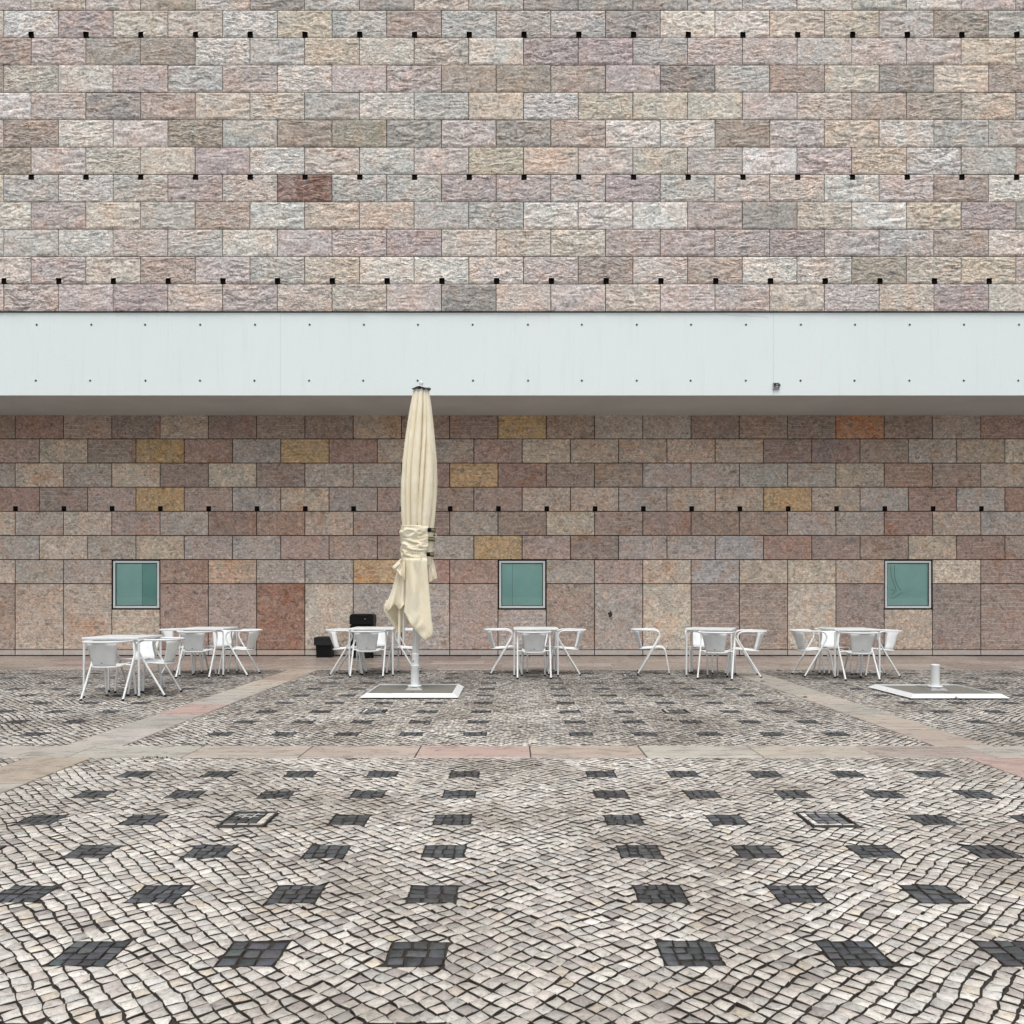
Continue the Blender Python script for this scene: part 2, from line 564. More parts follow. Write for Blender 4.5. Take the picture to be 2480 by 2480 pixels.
mb = MB()
mb.box(-11.25, 11.2, YU + 0.034, YL + 3, ZB + 0.004, ZB + 0.5 * 13 - .01)
upper_wall = bpart(mb, 'upper_wall', M['void'])
mb = MB()
mb.box(-12.25, 12.2, YL + 0.20, YL + 3, -0.05, 6.3)
mb.box(-12.25, 12.2, YL + 0.022, YL + 0.199, 2.0, ZS + 0.2)        # sealant behind the joints
for (xa, xb) in ((-12.25, X0 - 8), (X0 - 7, X0), (X0 + 1, X0 + 8), (X0 + 9, 12.2)):
    mb.box(xa, xb, YL + 0.022, YL + 0.199, -0.05, 1.997)
for xa in (X0 - 8, X0, X0 + 8):
    mb.box(xa + .003, xa + .997, YL + 0.022, YL + 0.199, -0.05, 0.965)
lower_wall = bpart(mb, 'lower_wall', M['void'])
mb = MB()
ZF = 4.925
mb.add([(-13, YU + 0.05, ZF), (13, YU + 0.05, ZF), (13, YU + 0.05, ZB - 0.012), (-13, YU + 0.05, ZB - 0.012),
        (-13, YL + 0.19, ZF + 0.08), (13, YL + 0.19, ZF + 0.08), (13, YL + 0.19, ZB - 0.012), (-13, YL + 0.19, ZB - 0.012)],
       [(0, 1, 2, 3), (3, 2, 6, 7), (4, 7, 6, 5), (0, 3, 7, 4), (1, 5, 6, 2), (0, 4, 5, 1)])
band = bpart(mb, 'concrete_band', M['white'])
tag(band, 'white painted concrete band between the two stone walls')
mb = MB()
mb.add([(-13, YU + 0.075, ZF - 0.003), (13, YU + 0.075, ZF - 0.003), (13, YL + 0.15, ZS - 0.01), (-13, YL + 0.15, ZS - 0.01)], [(0, 3, 2, 1)])
bpart(mb, 'soffit', M['soffit'])
# fine construction joints in the band: shallow raised fillets of the paint
for sx in (-4.24, 4.79, -13 + 0.3):
    mb = MB()
    mb.box(sx - 0.002, sx + 0.002, YU + 0.0485, YU + 0.051, ZF, ZB - 0.02)
    bpart(mb, 'construction_joint', M['chalk'], band)
# hairline crack along the top edge
ck = MB()
ckp = [(1740, 760), (1765, 764), (1790, 766), (1804, 764), (1820, 767), (1845, 766), (1862, 771)]
ckw = [((u - 1240) / F_PX * 15.13, CAM_H + (1439 - v) / F_PX * 15.13) for u, v in ckp]
for (p, q) in zip(ckw[:-1], ckw[1:]):
    ck.add([(p[0], YU + .0488, p[1]), (q[0], YU + .0488, q[1]), (q[0], YU + .0488, q[1] + .005), (p[0], YU + .0488, p[1] + .005)], [(0, 1, 2, 3)])
bpart(ck, 'crack', M['soffit'], band)
# tie holes
th = MB().lathe([(0.021, 0.0), (0.021, 0.003), (0.013, 0.004), (0.012, -0.012), (0.0005, -0.012)], 14).mesh('tie_hole')
thm = MB().lathe([(0.0128, 0.0), (0.0005, 0.0)], 12).mesh('hole_core')
th.materials.append(M['greymetal'])
thm.materials.append(M['void'])
for zt in (1.283 + (1439 - 786) / 2000 * 15.12, 1.283 + (1439 - 921.5) / 2000 * 15.12):
    for k in range(-10, 13):
        o = bpy.data.objects.new('tie_hole', th)
        C.objects.link(o)
        o.parent = band
        dx = random.Random(k * 7 + int(zt * 100)).uniform(-0.012, 0.012)
        o.location = (-0.717 + k + dx, YU + 0.0495, zt)
        o.rotation_euler = (R(90), 0, 0)
        q = bpy.data.objects.new('hole_core', thm)
        C.objects.link(q)
        q.parent = band
        q.location = (-0.717 + k + dx, YU + 0.0445, zt - 0.002)
        q.rotation_euler = (R(90), 0, 0)

# ---- stone panels: a few rough-faced meshes shared by all blocks
def panel_mesh(name, w, h, amp, seed, notch=None, cell=0.02, tooled=False, fq=1.0):
    GAP = 0.018 if tooled else 0.013
    nx, nz = int(round(w / cell)), int(round(h / cell))
    hw, hh = (w - GAP) / 2, (h - GAP) / 2
    xs = np.linspace(-hw, hw, nx + 1)
    zs = np.linspace(-hh, hh, nz + 1)
    X, Z = np.meshgrid(xs, zs)
    s = seed * 13.7
    X, Z = X * fq, Z * fq
    warp = vnoise(X + s, Z, 4, 6, seed) * 0.08
    n = 0.40 * vnoise(X + s + warp, Z + warp, 7, 14, seed + 1) + 0.34 * vnoise(X + s, Z + warp, 15, 26, seed + 2) + 0.26 * vnoise(X + s, Z, 30, 44, seed + 3)
    if not tooled:
        # split face: terraces that break off along horizontal ledges
        led = vnoise(X + s + warp, Z + 2 * warp, 5, 20, seed + 5)
        n = n * 0.62 + 0.38 * (np.abs(led - 0.5) * 2)
    X, Z = X / fq, Z / fq
    D = (n - 0.5) * 2 * amp
    edge = np.minimum.reduce([hw - np.abs(X), hh - np.abs(Z)])
    k = np.clip(edge / 0.03, 0, 1)
    D = D * k - amp * 0.6 * (1 - k)
    verts = [(x, -d, z) for x, z, d in zip(X.ravel(), Z.ravel(), D.ravel())]
    W = nx + 1
    faces, sm = [], []
    c0, c1 = nx // 2 - 2, nx // 2 + 3
    for i in range(nz):
        for j in range(nx):
            if notch == 'top' and i >= nz - 5 and c0 <= j < c1: continue
            if notch == 'bottom' and i < 5 and c0 <= j < c1: continue
            faces.append((i * W + j, i * W + j + 1, (i + 1) * W + j + 1, (i + 1) * W + j))
            sm.append(False)
    # side faces
    ring = [j for j in range(W)] + [i * W + nx for i in range(1, nz + 1)] + [nz * W + j for j in range(nx - 1, -1, -1)] + [i * W for i in range(nz - 1, 0, -1)]
    b0 = len(verts)
    for r_ in ring:
        verts.append((verts[r_][0], 0.06, verts[r_][2]))
    L = len(ring)
    for a in range(L):
        p, q = ring[a], ring[(a + 1) % L]
        if notch == 'top' and p // W == nz and q // W == nz and c0 <= min(p % W, q % W) < c1: continue
        if notch == 'bottom' and p < W and q < W and c0 <= min(p, q) < c1: continue
        faces.append((q, p, b0 + a, b0 + (a + 1) % L))
        sm.append(False)
    me = bpy.data.meshes.new(name)
    me.from_pydata(verts, [], faces)
    me.polygons.foreach_set('use_smooth', sm)
    me.update()
    return me

UP = {None: [], 'top': [], 'bottom': []}
for i in range(10):
    UP[None].append(panel_mesh('facade_block', 1, 0.5, (.013, .024, .018, .028, .021)[i % 5], 10 + i * 9, fq=(.75, 1.0, 1.25, .6, .9)[(i * 3) % 5]))
for i in range(4):
    UP['top'].append(panel_mesh('facade_block', 1, 0.5, 0.023, 200 + i * 9, 'top'))
    UP['bottom'].append(panel_mesh('facade_block', 1, 0.5, 0.023, 300 + i * 9, 'bottom'))
for L_ in UP.values():
    for me in L_:
        me.materials.append(M['upper'])

PAL = {'L': (196, 190, 181), 'B': (184, 174, 159), 'P': (178, 165, 161), 'M': (160, 145, 145), 'G': (166, 165, 160), 'D': (134, 132, 126),
       'O': (146, 135, 118), 'R': (138, 102, 92), 'T': (186, 170, 149), 'Y': (184, 174, 147), 'W': (193, 192, 187), 'N': (157, 140, 129)}
UROWS = ['POGOODPDNLLOPTL', 'BBMWBWPYTPBPWPT', 'GMPRGGMMPMGPBWP', 'BGNWTTGGWLWMDBW', 'PGLPPMBBBMMPMPG', 'BNPGBLLLPNPNLLO', 'MBMBBPDBPBPPBPB']
rng = random.Random(5)

def jit(c, a, sat=1.0, mean=None, comp=1.0, gain=1.0):
    if mean: c = tuple(m + comp * (x - m) for x, m in zip(c, mean))
    c = tuple(min(250, x * gain) for x in c)
    lum = sum(c) / 3
    c = tuple(lum + sat * (x - lum) for x in c)
    d = rng.uniform(-a, a)
    return tuple(max(0, min(255, x + d + rng.uniform(-a * 0.3, a * 0.3))) for x in c)

hole_me = MB().add([(-.05, 0, -.05), (.05, 0, -.05), (.05, 0, .05), (-.05, 0, .05), (-.05, .055, -.05), (.05, .055, -.05), (.05, .055, .05), (-.05, .055, .05)],
                   [(0, 4, 5, 1), (1, 5, 6, 2), (2, 6, 7, 3), (3, 7, 4, 0), (4, 7, 6, 5)]).mesh('scaffold_hole')
hole_me.materials.append(M['void'])

def add_panel(me, name, parent, loc, col):
    o = bpy.data.objects.new(name, me)
    C.objects.link(o)
    o.parent = parent
    o.location = loc
    o.color = col
    return o

NUP = 13
for r in range(NUP):                       # r = 0 is the lowest row
    z0 = ZB + r * 0.5
    row = 6 - r                            # row index counted from the top of the photograph
    shifted = (row % 2) != 0
    notch = 'top' if row == 2 else ('bottom' if row == 5 else None)
    if row == -4: notch = 'bottom'
    for k in range(-13, 13):
        xl = X0 + k - (0.5 if shifted else 0.0)
        if xl < -11.6 or xl > 10.7: continue
        ch = None
        if 0 <= row < 7 and -7 <= k <= 7:
            ch = UROWS[row][k + 7]
        if ch is None:
            ch = rng.choice('PPBBMGGLLNTDOW')
        col = srgb(*jit(PAL[ch], 6, .74, (176, 165, 156), 1.0 if ch == 'R' else .74, 1.12 if ch == 'R' else 1.20))
        me = rng.choice(UP[notch])
        add_panel(me, 'facade_block', upper_wall, (xl + 0.5, YU, z0 + 0.25), col)
        if notch == 'top':
            add_panel(hole_me, 'scaffold_hole', upper_wall, (xl + 0.51, YU + 0.012, z0 + 0.5 - 0.051), (0, 0, 0, 1))
        elif notch == 'bottom':
            add_panel(hole_me, 'scaffold_hole', upper_wall, (xl + 0.51, YU + 0.012, z0 + 0.051), (0, 0, 0, 1))

LO = {None: [panel_mesh('wall_panel', 1, 0.5, 0.006, 400 + i * 9, tooled=True, cell=0.025) for i in range(6)],
      'bottom': [panel_mesh('wall_panel', 1, 0.5, 0.006, 500 + i * 9, 'bottom', tooled=True) for i in range(3)]}
TALL = [panel_mesh('wall_panel', 1, 1.37, 0.006, 600 + i * 9, tooled=True, cell=0.03) for i in range(4)]
SHORT = [panel_mesh('wall_panel', 1, 0.84, 0.006, 700, tooled=True, cell=0.03)]
SKIRT = [panel_mesh('skirting_stone', 1, 0.118, 0.0012, 800 + i, tooled=True, cell=0.05) for i in range(2)]
for me in LO[None] + LO['bottom'] + TALL + SHORT:
    me.materials.append(M['lower'])
M['skirt'] = mat_simple('honed_stone', (1, 1, 1, 1), 0.6, 0.35, var=0.14, vscale=14, bump=0.08, objcol=True)
for me in SKIRT:
    me.materials.append(M['skirt'])

PALL = {'p': (166, 142, 131), 'g': (165, 155, 146), 'b': (180, 162, 142), 'y': (186, 150, 96), 'o': (176, 112, 72), 'r': (156, 122, 108),
        'm': (144, 126, 117), 'n': (152, 130, 116), 'k': (190, 175, 154), 's': (164, 165, 163), 't': (178, 146, 114)}
LROWS = ['mbmnmbnnynggnnmon', 'myrgyrbgpbbbbbmmn', 'kmkmggryrnnggggbr', 'pypgbgpnpbbgbbybg', 'pgrrbprgnknnnnggr', 'gbggppngypmggsrnn', '.rtggyrr.gpksbkb.']
TALLROW = 'brpokggpgpgkmnkmb'
for r in range(7):                          # from the soffit downwards
    z0 = 4.5 - r * 0.5
    shifted = r % 2 == 1
    for k in range(-13, 14):
        xl = X0 + k - (0.5 if shifted else 0)
        if xl < -12.85 or xl > 11.8: continue
        ch = LROWS[r][k + 8] if -8 <= k <= 8 else rng.choice('pgbrmnkg')
        if r == 6 and (k % 8 == 0): continue
        col = srgb(*jit(PALL.get(ch, PALL['g']), 6, .72, (164, 146, 132), .86, 1.26))
        notch = 'bottom' if r == 3 else None
        o = add_panel(rng.choice(LO[notch]), 'wall_panel', lower_wall, (xl + 0.5, YL, z0 + 0.25), col)
        if notch:
            add_panel(hole_me, 'scaffold_hole', lower_wall, (xl + 0.51, YL + 0.008, z0 + 0.051), (0, 0, 0, 1))
for k in range(-13, 14):
    xl = X0 + k
    if xl < -12.85 or xl > 11.8: continue
    ch = TALLROW[k + 8] if -8 <= k <= 8 else rng.choice('pgbrmnkg')
    col = srgb(*jit(PALL[ch], 5, .68, (164, 146, 132), .86, 1.21))
    if k == -5: col = srgb(166, 128, 110)
    if k % 8 == 0:
        add_panel(SHORT[0], 'wall_panel', lower_wall, (xl + 0.5, YL, 0.13 + 0.42), col)
    else:
        add_panel(rng.choice(TALL), 'wall_panel', lower_wall, (xl + 0.5, YL, 0.13 + 0.685), col)
    gcol = srgb(*[0.22 * a + 0.78 * b for a, b in zip(PALL[ch], (206, 201, 195))])
    add_panel(SKIRT[k % 2], 'skirting_stone', lower_wall, (xl + 0.5, YL + 0.001, 0.0745), gcol)

# ---- windows
for wi, k in enumerate((-8, 0, 8)):
    xl, xr = X0 + k + 0.012, X0 + k + 1 - 0.012
    z0, z1 = 0.982, 1.992
    mb = MB()          # dark recess behind the frame
    mb.box(xl - 0.006, xr + 0.006, YL + 0.185, YL + 0.196, z0 - 0.006, z1 + 0.006)
    win = bpart(mb, 'window', M['void'])
    a, fw = 0.011, 0.044
    fr = [(xl + a, xl + a + fw, z0 + a, z1 - a - 0.008), (xr - a - fw, xr - a, z0 + a, z1 - a - 0.008),
          (xl + a + fw + 0.002, xr - a - fw - 0.002, z0 + a, z0 + a + fw), (xl + a + fw + 0.002, xr - a - fw - 0.002, z1 - a - 0.008 - fw, z1 - a - 0.008)]
    for (p, q, s, t) in fr:
        MB().bbox(p, q, YL + 0.012, YL + 0.085, s, t, 0.006).build('frame_bar', M['alu'], win)
    gxa, gxb, gza, gzb = xl + a + fw, xr - a - fw, z0 + a + fw, z1 - a - fw - 0.008
    MB().box(gxa, gxb, YL + 0.030, YL + 0.036, gza, gzb).build('pane', M['glass'], win)
    gs = MB()          # rubber gasket round the pane
    for (p, q, s, t) in ((gxa, gxa + 0.012, gza, gzb), (gxb - 0.012, gxb, gza, gzb), (gxa + 0.012, gxb - 0.012, gza, gza + 0.012), (gxa + 0.012, gxb - 0.012, gzb - 0.014, gzb)):
        gs.box(p, q, YL + 0.024, YL + 0.0295, s, t)
    gs.build('gasket', M['rubber'], win)
    # blinds close behind the glass
    split = {0: 0.63, 1: 0.27, 2: 0.5}[wi]
    xm = gxa + (gxb - gxa) * split
    b1 = MB().box(gxa, xm - 0.002, YL + 0.046, YL + 0.049, gza, gzb).build('blind', M['blind'], win)
    b2 = MB().box(xm + 0.002, gxb, YL + 0.054, YL + 0.057, gza, gzb).build('blind', M['blind'], win)
    light, dark = (0.80, 0.97, 0.95, 1), (0.46, 0.72, 0.69, 1)
    b1.color, b2.color = {0: (light, dark), 1: ((0.72, 0.93, 0.90, 1), (0.77, 0.97, 0.94, 1)), 2: (light, light)}[wi]
    if wi == 2:        # limp cord loops in front of the blind
        cd = MB()
        for pts in ([(0.08, 0.82), (0.10, 0.6), (0.16, 0.45), (0.2, 0.3)], [(0.17, 0.84), (0.16, 0.65), (0.2, 0.48), (0.26, 0.36), (0.3, 0.33)], [(0.07, 0.34), (0.14, 0.33), (0.16, 0.27), (0.1, 0.24)], [(0.08, 0.17), (0.16, 0.17), (0.22, 0.22), (0.34, 0.28)]):
            cd.tube(catmull([(gxa + x_, YL + 0.0405, gza + z_) for x_, z_ in pts], 5), 0.0045, 6)
        cd.build('cord', M['greymetal'], win)

# rust mark left by an old fixing on one panel
mb = MB()
rr = random.Random(3)
for (cx, cz, rad, n) in ((2.04, 0.88, 0.058, 11), (2.03, 0.83, 0.034, 9), (2.05, 0.775, 0.018, 7), (2.045, 0.725, 0.009, 6)):
    vs = [(cx, YL - 0.0085, cz)] + [(cx + rad * rr.uniform(.35, 1.1) * math.cos(2 * math.pi * i / n), YL - 0.008, cz + rad * rr.uniform(.4, 1.4) * math.sin(2 * math.pi * i / n)) for i in range(n)]
    mb.add(vs, [(0, 1 + (i + 1) % n, 1 + i) for i in range(n)])
bpart(mb, 'rust_mark', M['rust'], lower_wall)

# ------------------------------------------------------------------ paving
BAND0, BAND1 = 6.48, 6.97          # cross strip of slabs
YW = 14.02                          # slabs along the wall start here
SL0, SL1 = -3.79, -3.29             # left strip
SR0, SR1 = 3.57, 4.05               # right strip
CX = 0.148                          # middle of the bay
bed = MB()
bed.add([(-12.5, 1.2, -0.0062), (12.5, 1.2, -0.0062), (12.5, YW, -0.0062), (-12.5, YW, -0.0062)], [(0, 1, 2, 3)])
paving = bed.build('paving', M['bed'])
tag(paving, kind='structure')

SLABCOL = [(190, 184, 172), (184, 172, 160), (182, 178, 170), (182, 158, 150), (170, 166, 158), (176, 164, 150)]
def slab(x0, x1, y0, y1, col, parent, ztop=0.004, gap=0.006):
    cx, cy = (x0 + x1) / 2, (y0 + y1) / 2
    hx, hy = (x1 - x0) / 2 - gap / 2, (y1 - y0) / 2 - gap / 2
    mb = MB()
    b = 0.004
    dz = rng.uniform(-0.002, 0.002)
    vs = [(-hx, -hy, -.055), (hx, -hy, -.055), (hx, hy, -.055), (-hx, hy, -.055),
          (-hx, -hy, ztop - b), (hx, -hy, ztop - b), (hx, hy, ztop - b), (-hx, hy, ztop - b),
          (-hx + b, -hy + b, ztop + dz), (hx - b, -hy + b, ztop + dz), (hx - b, hy - b, ztop + dz), (-hx + b, hy - b, ztop + dz)]
    fs = [(8, 9, 10, 11)]
    for i in range(4):
        j = (i + 1) % 4
        fs += [(i, j, j + 4, i + 4), (i + 4, j + 4, j + 8, i + 8)]
    mb.add(vs, fs)
    o = mb.build('paving_slab', M['slab'], parent, (cx, cy, 0))
    o.color = col
    return o
bandcols = {-2: (184, 170, 160), -1: (186, 164, 156), 0: (185, 171, 159), 1: (188, 184, 174), 2: (186, 178, 166), -3: (184, 174, 163), -4: (182, 179, 169), 3: (172, 160, 152)}
for k in range(-12, 12):
    x0 = CX + 0.914 * k
    if x0 < -9 or x0 > 8.6: continue
    slab(x0, x0 + 0.914, BAND0, BAND1, srgb(*bandcols.get(k, rng.choice(SLABCOL))), paving, gap=0.010)
for (sx0, sx1) in ((SL0, SL1), (SR0, SR1)):
    y = BAND1 + 0.003
    k = 0
    while y < YW - 0.1:
        y1 = min(y + 0.881, YW - 0.003)
        if YW - y1 < 0.2: y1 = YW - 0.003
        slab(sx0, sx1, y, y1, srgb(*jit(rng.choice(SLABCOL), 5)), paving)
        y = y1
        k += 1
    y = BAND0 - 0.003
    while y > 1.3:
        slab(sx0, sx1, y - 0.881, y, srgb(*jit(rng.choice(SLABCOL), 5)), paving)
        y -= 0.881
wallpave = MB().add([(-12.5, YW, -0.030), (12.5, YW, -0.030), (12.5, YL + 0.2, -0.030), (-12.5, YL + 0.2, -0.030)], [(0, 1, 2, 3)]).build('wall_pavement', M['bed'])
tag(wallpave, kind='structure')
WCOL = [(154, 142, 134), (142, 127, 121), (164, 153, 144), (147, 134, 127), (159, 147, 138)]
ys = [14.02, 14.62, 15.18, 15.74, 16.34, 17.11]
for r in range(5):
    ph = rng.uniform(0, 1)
    for k in range(-12, 12):
        x0 = k + ph
        if x0 < -11.8 or x0 > 10.8: continue
        slab(x0, x0 + 1.0, ys[r], ys[r + 1], srgb(*jit(rng.choice(WCOL), 6)), wallpave, gap=0.005)

# ---- cobbles
COLS = [0.486 + 0.585 * i for i in range(5)]
colx = []
for cen in (CX - 7.36, CX, CX + 7.36):
    colx += [cen - c for c in COLS] + [cen + c for c in COLS]
near_rows = [2.95 - 0.585 * 2, 2.95 - 0.585, 2.95, 3.536, 4.12, 4.70, 5.294, 5.89]
far_rows = [7.577 + 0.722 * i for i in range(9)]
SQ = []
COVERS = [(-1.498, 4.695, 'left'), (1.787, 4.69, 'right'), (-1.51, 9.03, 'far'), (1.79, 9.03, 'far'), (1.88, 13.04, 'far')]
for y in near_rows + far_rows:
    for x in colx:
        if SL0 - 0.1 < x < SL1 + 0.1 or SR0 - 0.1 < x < SR1 + 0.1: continue
        if abs(x) > y * 0.66 + 0.8: continue
        if any(abs(x - a) < 0.2 and abs(y - b) < 0.25 for a, b, _ in COVERS): continue
        SQ.append((x, y, 0.104, 0.104))
NSQ = len(SQ)
for a, b, kind in COVERS:
    SQ.append((a, b, 0.135, 0.15))
sq = np.array(SQ)

def in_view(x, y, m=0.9):
    return abs(x) < y * 0.63 + m

def clip_half(poly, nx, ny, d):
    """keep the side where nx*x + ny*y >= d"""
    out = []
    n = len(poly)
    for i in range(n):
        a, b = poly[i], poly[(i + 1) % n]
        da, db = nx * a[0] + ny * a[1] - d, nx * b[0] + ny * b[1] - d
        if da >= 0: out.append(a)
        if (da >= 0) != (db >= 0):
            t = da / (da - db)
            out.append((a[0] + t * (b[0] - a[0]), a[1] + t * (b[1] - a[1])))
    return out

def area(p):
    return 0.5 * sum(p[i][0] * p[(i + 1) % len(p)][1] - p[(i + 1) % len(p)][0] * p[i][1] for i in range(len(p)))

def to8(poly):
    p = list(poly)
    while len(p) < 8:
        k = max(range(len(p)), key=lambda i: (p[i][0] - p[(i + 1) % len(p)][0]) ** 2 + (p[i][1] - p[(i + 1) % len(p)][1]) ** 2)
        q = p[(k + 1) % len(p)]
        p.insert(k + 1, ((p[k][0] + q[0]) / 2, (p[k][1] + q[1]) / 2))
    return p[:8]

nprng = np.random.RandomState(11)

def lay_cobbles(x0, x1, y0, y1, s=0.0575):
    """hand-set stones on a diagonal lattice that bends in soft arcs; returns (n, 8, 2)"""
    cx, cy = (x0 + x1) / 2, (y0 + y1) / 2
    half = max(x1 - x0, y1 - y0) * 0.75 + 0.6
    n = int(half / s) * 2 + 4
    i = np.arange(n) - n / 2
    A, B = np.meshgrid(i, i, indexing='ij')
    A = A + nprng.uniform(-.11, .11, A.shape)
    B = B + nprng.uniform(-.11, .11, B.shape)
    c45 = math.cos(R(43)) * s
    s45 = math.sin(R(43)) * s
    X = cx + A * c45 - B * s45
    Y = cy + A * s45 + B * c45
    Xw = X + 0.020 * np.sin(2 * math.pi * (Y / 1.75 + 0.13 * X)) + 0.010 * np.sin(2 * math.pi * Y / 0.62 + X)
    Yw = Y + 0.026 * np.cos(2 * math.pi * ((X - CX) / 1.95)) + 0.010 * np.sin(2 * math.pi * X / 0.7 + 2 * Y)
    q = np.stack([np.stack([Xw[:-1, :-1], Yw[:-1, :-1]], -1), np.stack([Xw[1:, :-1], Yw[1:, :-1]], -1),
                  np.stack([Xw[1:, 1:], Yw[1:, 1:]], -1), np.stack([Xw[:-1, 1:], Yw[:-1, 1:]], -1)], 2).reshape(-1, 4, 2)
    c = q.mean(1)
    ok = (c[:, 0] > x0 - .04) & (c[:, 0] < x1 + .04) & (c[:, 1] > y0 - .04) & (c[:, 1] < y1 + .04) & (np.abs(c[:, 0]) < c[:, 1] * 0.63 + 0.9)
    q, c = q[ok], c[ok]
    lo, hi = q.min(1), q.max(1)
    border = (lo[:, 0] < x0) | (hi[:, 0] > x1) | (lo[:, 1] < y0) | (hi[:, 1] > y1)
    hit = np.full(len(q), -1)
    for k, (sx, sy, hx, hy) in enumerate(SQ):
        m = (hi[:, 0] > sx - hx) & (lo[:, 0] < sx + hx) & (hi[:, 1] > sy - hy) & (lo[:, 1] < sy + hy)
        hit[m] = k
    easy = ~border & (hit < 0)
    e = q[easy]
    mid = (e + np.roll(e, -1, 1)) / 2 + nprng.uniform(-.0035, .0035, e.shape)
    full = np.empty((len(e), 8, 2))
    full[:, 0::2] = e + nprng.uniform(-.002, .002, e.shape)
    full[:, 1::2] = mid
    extra = []
    for idx in np.nonzero(~easy)[0]:
        p = [tuple(v) for v in q[idx]]
        if area(p) < 0: p = p[::-1]
        if border[idx]:
            p = clip_half(p, 1, 0, x0)
            if len(p) > 2: p = clip_half(p, -1, 0, -x1)
            if len(p) > 2: p = clip_half(p, 0, 1, y0)
            if len(p) > 2: p = clip_half(p, 0, -1, -y1)
        if len(p) > 2 and hit[idx] >= 0:
            sx, sy, hx, hy = SQ[hit[idx]]
            best = None
            for (nx, ny, d) in ((1, 0, sx + hx), (-1, 0, -(sx - hx)), (0, 1, sy + hy), (0, -1, -(sy - hy))):
                r_ = clip_half(p, nx, ny, d)
                if len(r_) > 2 and (best is None or area(r_) > area(best)): best = r_
            p = best or []
        if len(p) > 2 and len(p) <= 8 and area(p) > s * s * 0.13:
            extra.append(to8(p))
    if extra:
        full = np.concatenate([full, np.array(extra)])
    # consistent winding
    ar = 0.5 * np.sum(full[:, :, 0] * np.roll(full[:, :, 1], -1, 1) - np.roll(full[:, :, 0], -1, 1) * full[:, :, 1], 1)
    full[ar < 0] = full[ar < 0][:, ::-1]
    return full

def stone_arrays(P, shrink, tint, zt, tilt, inset=None):
    """P (n,8,2) outlines -> vertices (n*25), quads, tris, colours"""
    n = len(P)
    c = P.mean(1, keepdims=True)
    if inset is None: inset = nprng.uniform(.80, .88, n)
    f = (shrink * inset)
    a = c + (P - c) * np.minimum(f + .09, .97)[:, None, None]
    rim = c + (P - c) * f[:, None, None] + nprng.uniform(-.0022, .0022, P.shape)
    top = c + (rim - c) * .965
    V = np.empty((n, 25, 3))
    V[:, 0:8, :2] = a; V[:, 8:16, :2] = rim; V[:, 16:24, :2] = top
    V[:, 24:25, :2] = c
    def tz(xy): return ((xy - c) * tilt[:, None, :]).sum(-1)
    V[:, 0:8, 2] = -0.010
    V[:, 8:16, 2] = zt[:, None] - 0.0014 + tz(rim) + nprng.uniform(-.0010, .0006, (n, 8))
    V[:, 16:24, 2] = zt[:, None] + tz(top)
    V[:, 24, 2] = zt + 0.0012
    base = (np.arange(n) * 25)[:, None]
    i8 = np.arange(8); j8 = (i8 + 1) % 8
    q = np.concatenate([np.stack([i8, j8, j8 + 8, i8 + 8], 1), np.stack([i8 + 8, j8 + 8, j8 + 16, i8 + 16], 1)])
    t = np.stack([i8 + 16, j8 + 16, np.full(8, 24)], 1)
    Q = (base[:, :, None] + q[None]).reshape(-1, 4)
    T = (base[:, :, None] + t[None]).reshape(-1, 3)
    COL = np.repeat(tint[:, None, :], 25, 1)
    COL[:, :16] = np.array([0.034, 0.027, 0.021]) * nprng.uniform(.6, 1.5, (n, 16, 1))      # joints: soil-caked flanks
    return V, Q, T, COL

def np_mesh(name, V, Q, T, COL, mat):
    me = bpy.data.meshes.new(name)
    V = V.reshape(-1, 3)
    me.vertices.add(len(V))
    me.vertices.foreach_set('co', V.ravel())
    nl = len(Q) * 4 + len(T) * 3
    me.loops.add(nl)
    me.loops.foreach_set('vertex_index', np.concatenate([Q.ravel(), T.ravel()]).astype(np.int32))
    me.polygons.add(len(Q) + len(T))
    me.polygons.foreach_set('loop_start', np.concatenate([np.arange(len(Q)) * 4, len(Q) * 4 + np.arange(len(T)) * 3]).astype(np.int32))
    me.update(calc_edges=True)
    at = me.attributes.new('tint', 'FLOAT_COLOR', 'POINT')
    col4 = np.ones((len(V), 4)); col4[:, :3] = COL.reshape(-1, 3)
    at.data.foreach_set('color', col4.ravel())
    me.materials.append(mat)
    return me

def white_tints(n):
    base = np.array([[0.66, 0.622, 0.562], [0.64, 0.582, 0.53], [0.56, 0.538, 0.50], [0.72, 0.69, 0.637], [0.45, 0.408, 0.38], [0.66, 0.588, 0.49]])
    w = nprng.choice(6, n, p=[.33, .2, .17, .17, .09, .04])
    return np.clip(base[w] * nprng.uniform(.80, 1.10, (n, 1)), 0.03, 0.8)

def dark_tints(n):
    base = np.array([0.078, 0.084, 0.090])
    return base[None] * nprng.uniform(.7, 1.5, (n, 1)) * nprng.uniform(.93, 1.07, (n, 3))

bays = [(SL1 + .004, SR0 - .004, BAND1 + .004, YW - .004), (-11.5, SL0 - .004, BAND1 + .004, YW - .004), (SR1 + .004, 11.5, BAND1 + .004, YW - .004),
        (SL1 + .004, SR0 - .004, 1.6, BAND0 - .004), (-5.6, SL0 - .004, 3.8, BAND0 - .004), (SR1 + .004, 5.6, 3.8, BAND0 - .004)]
near_all = [lay_cobbles(*b) for b in bays[3:]]
far_all = [lay_cobbles(*b) for b in bays[:3]]
near = np.concatenate(near_all)
far = np.concatenate(far_all)

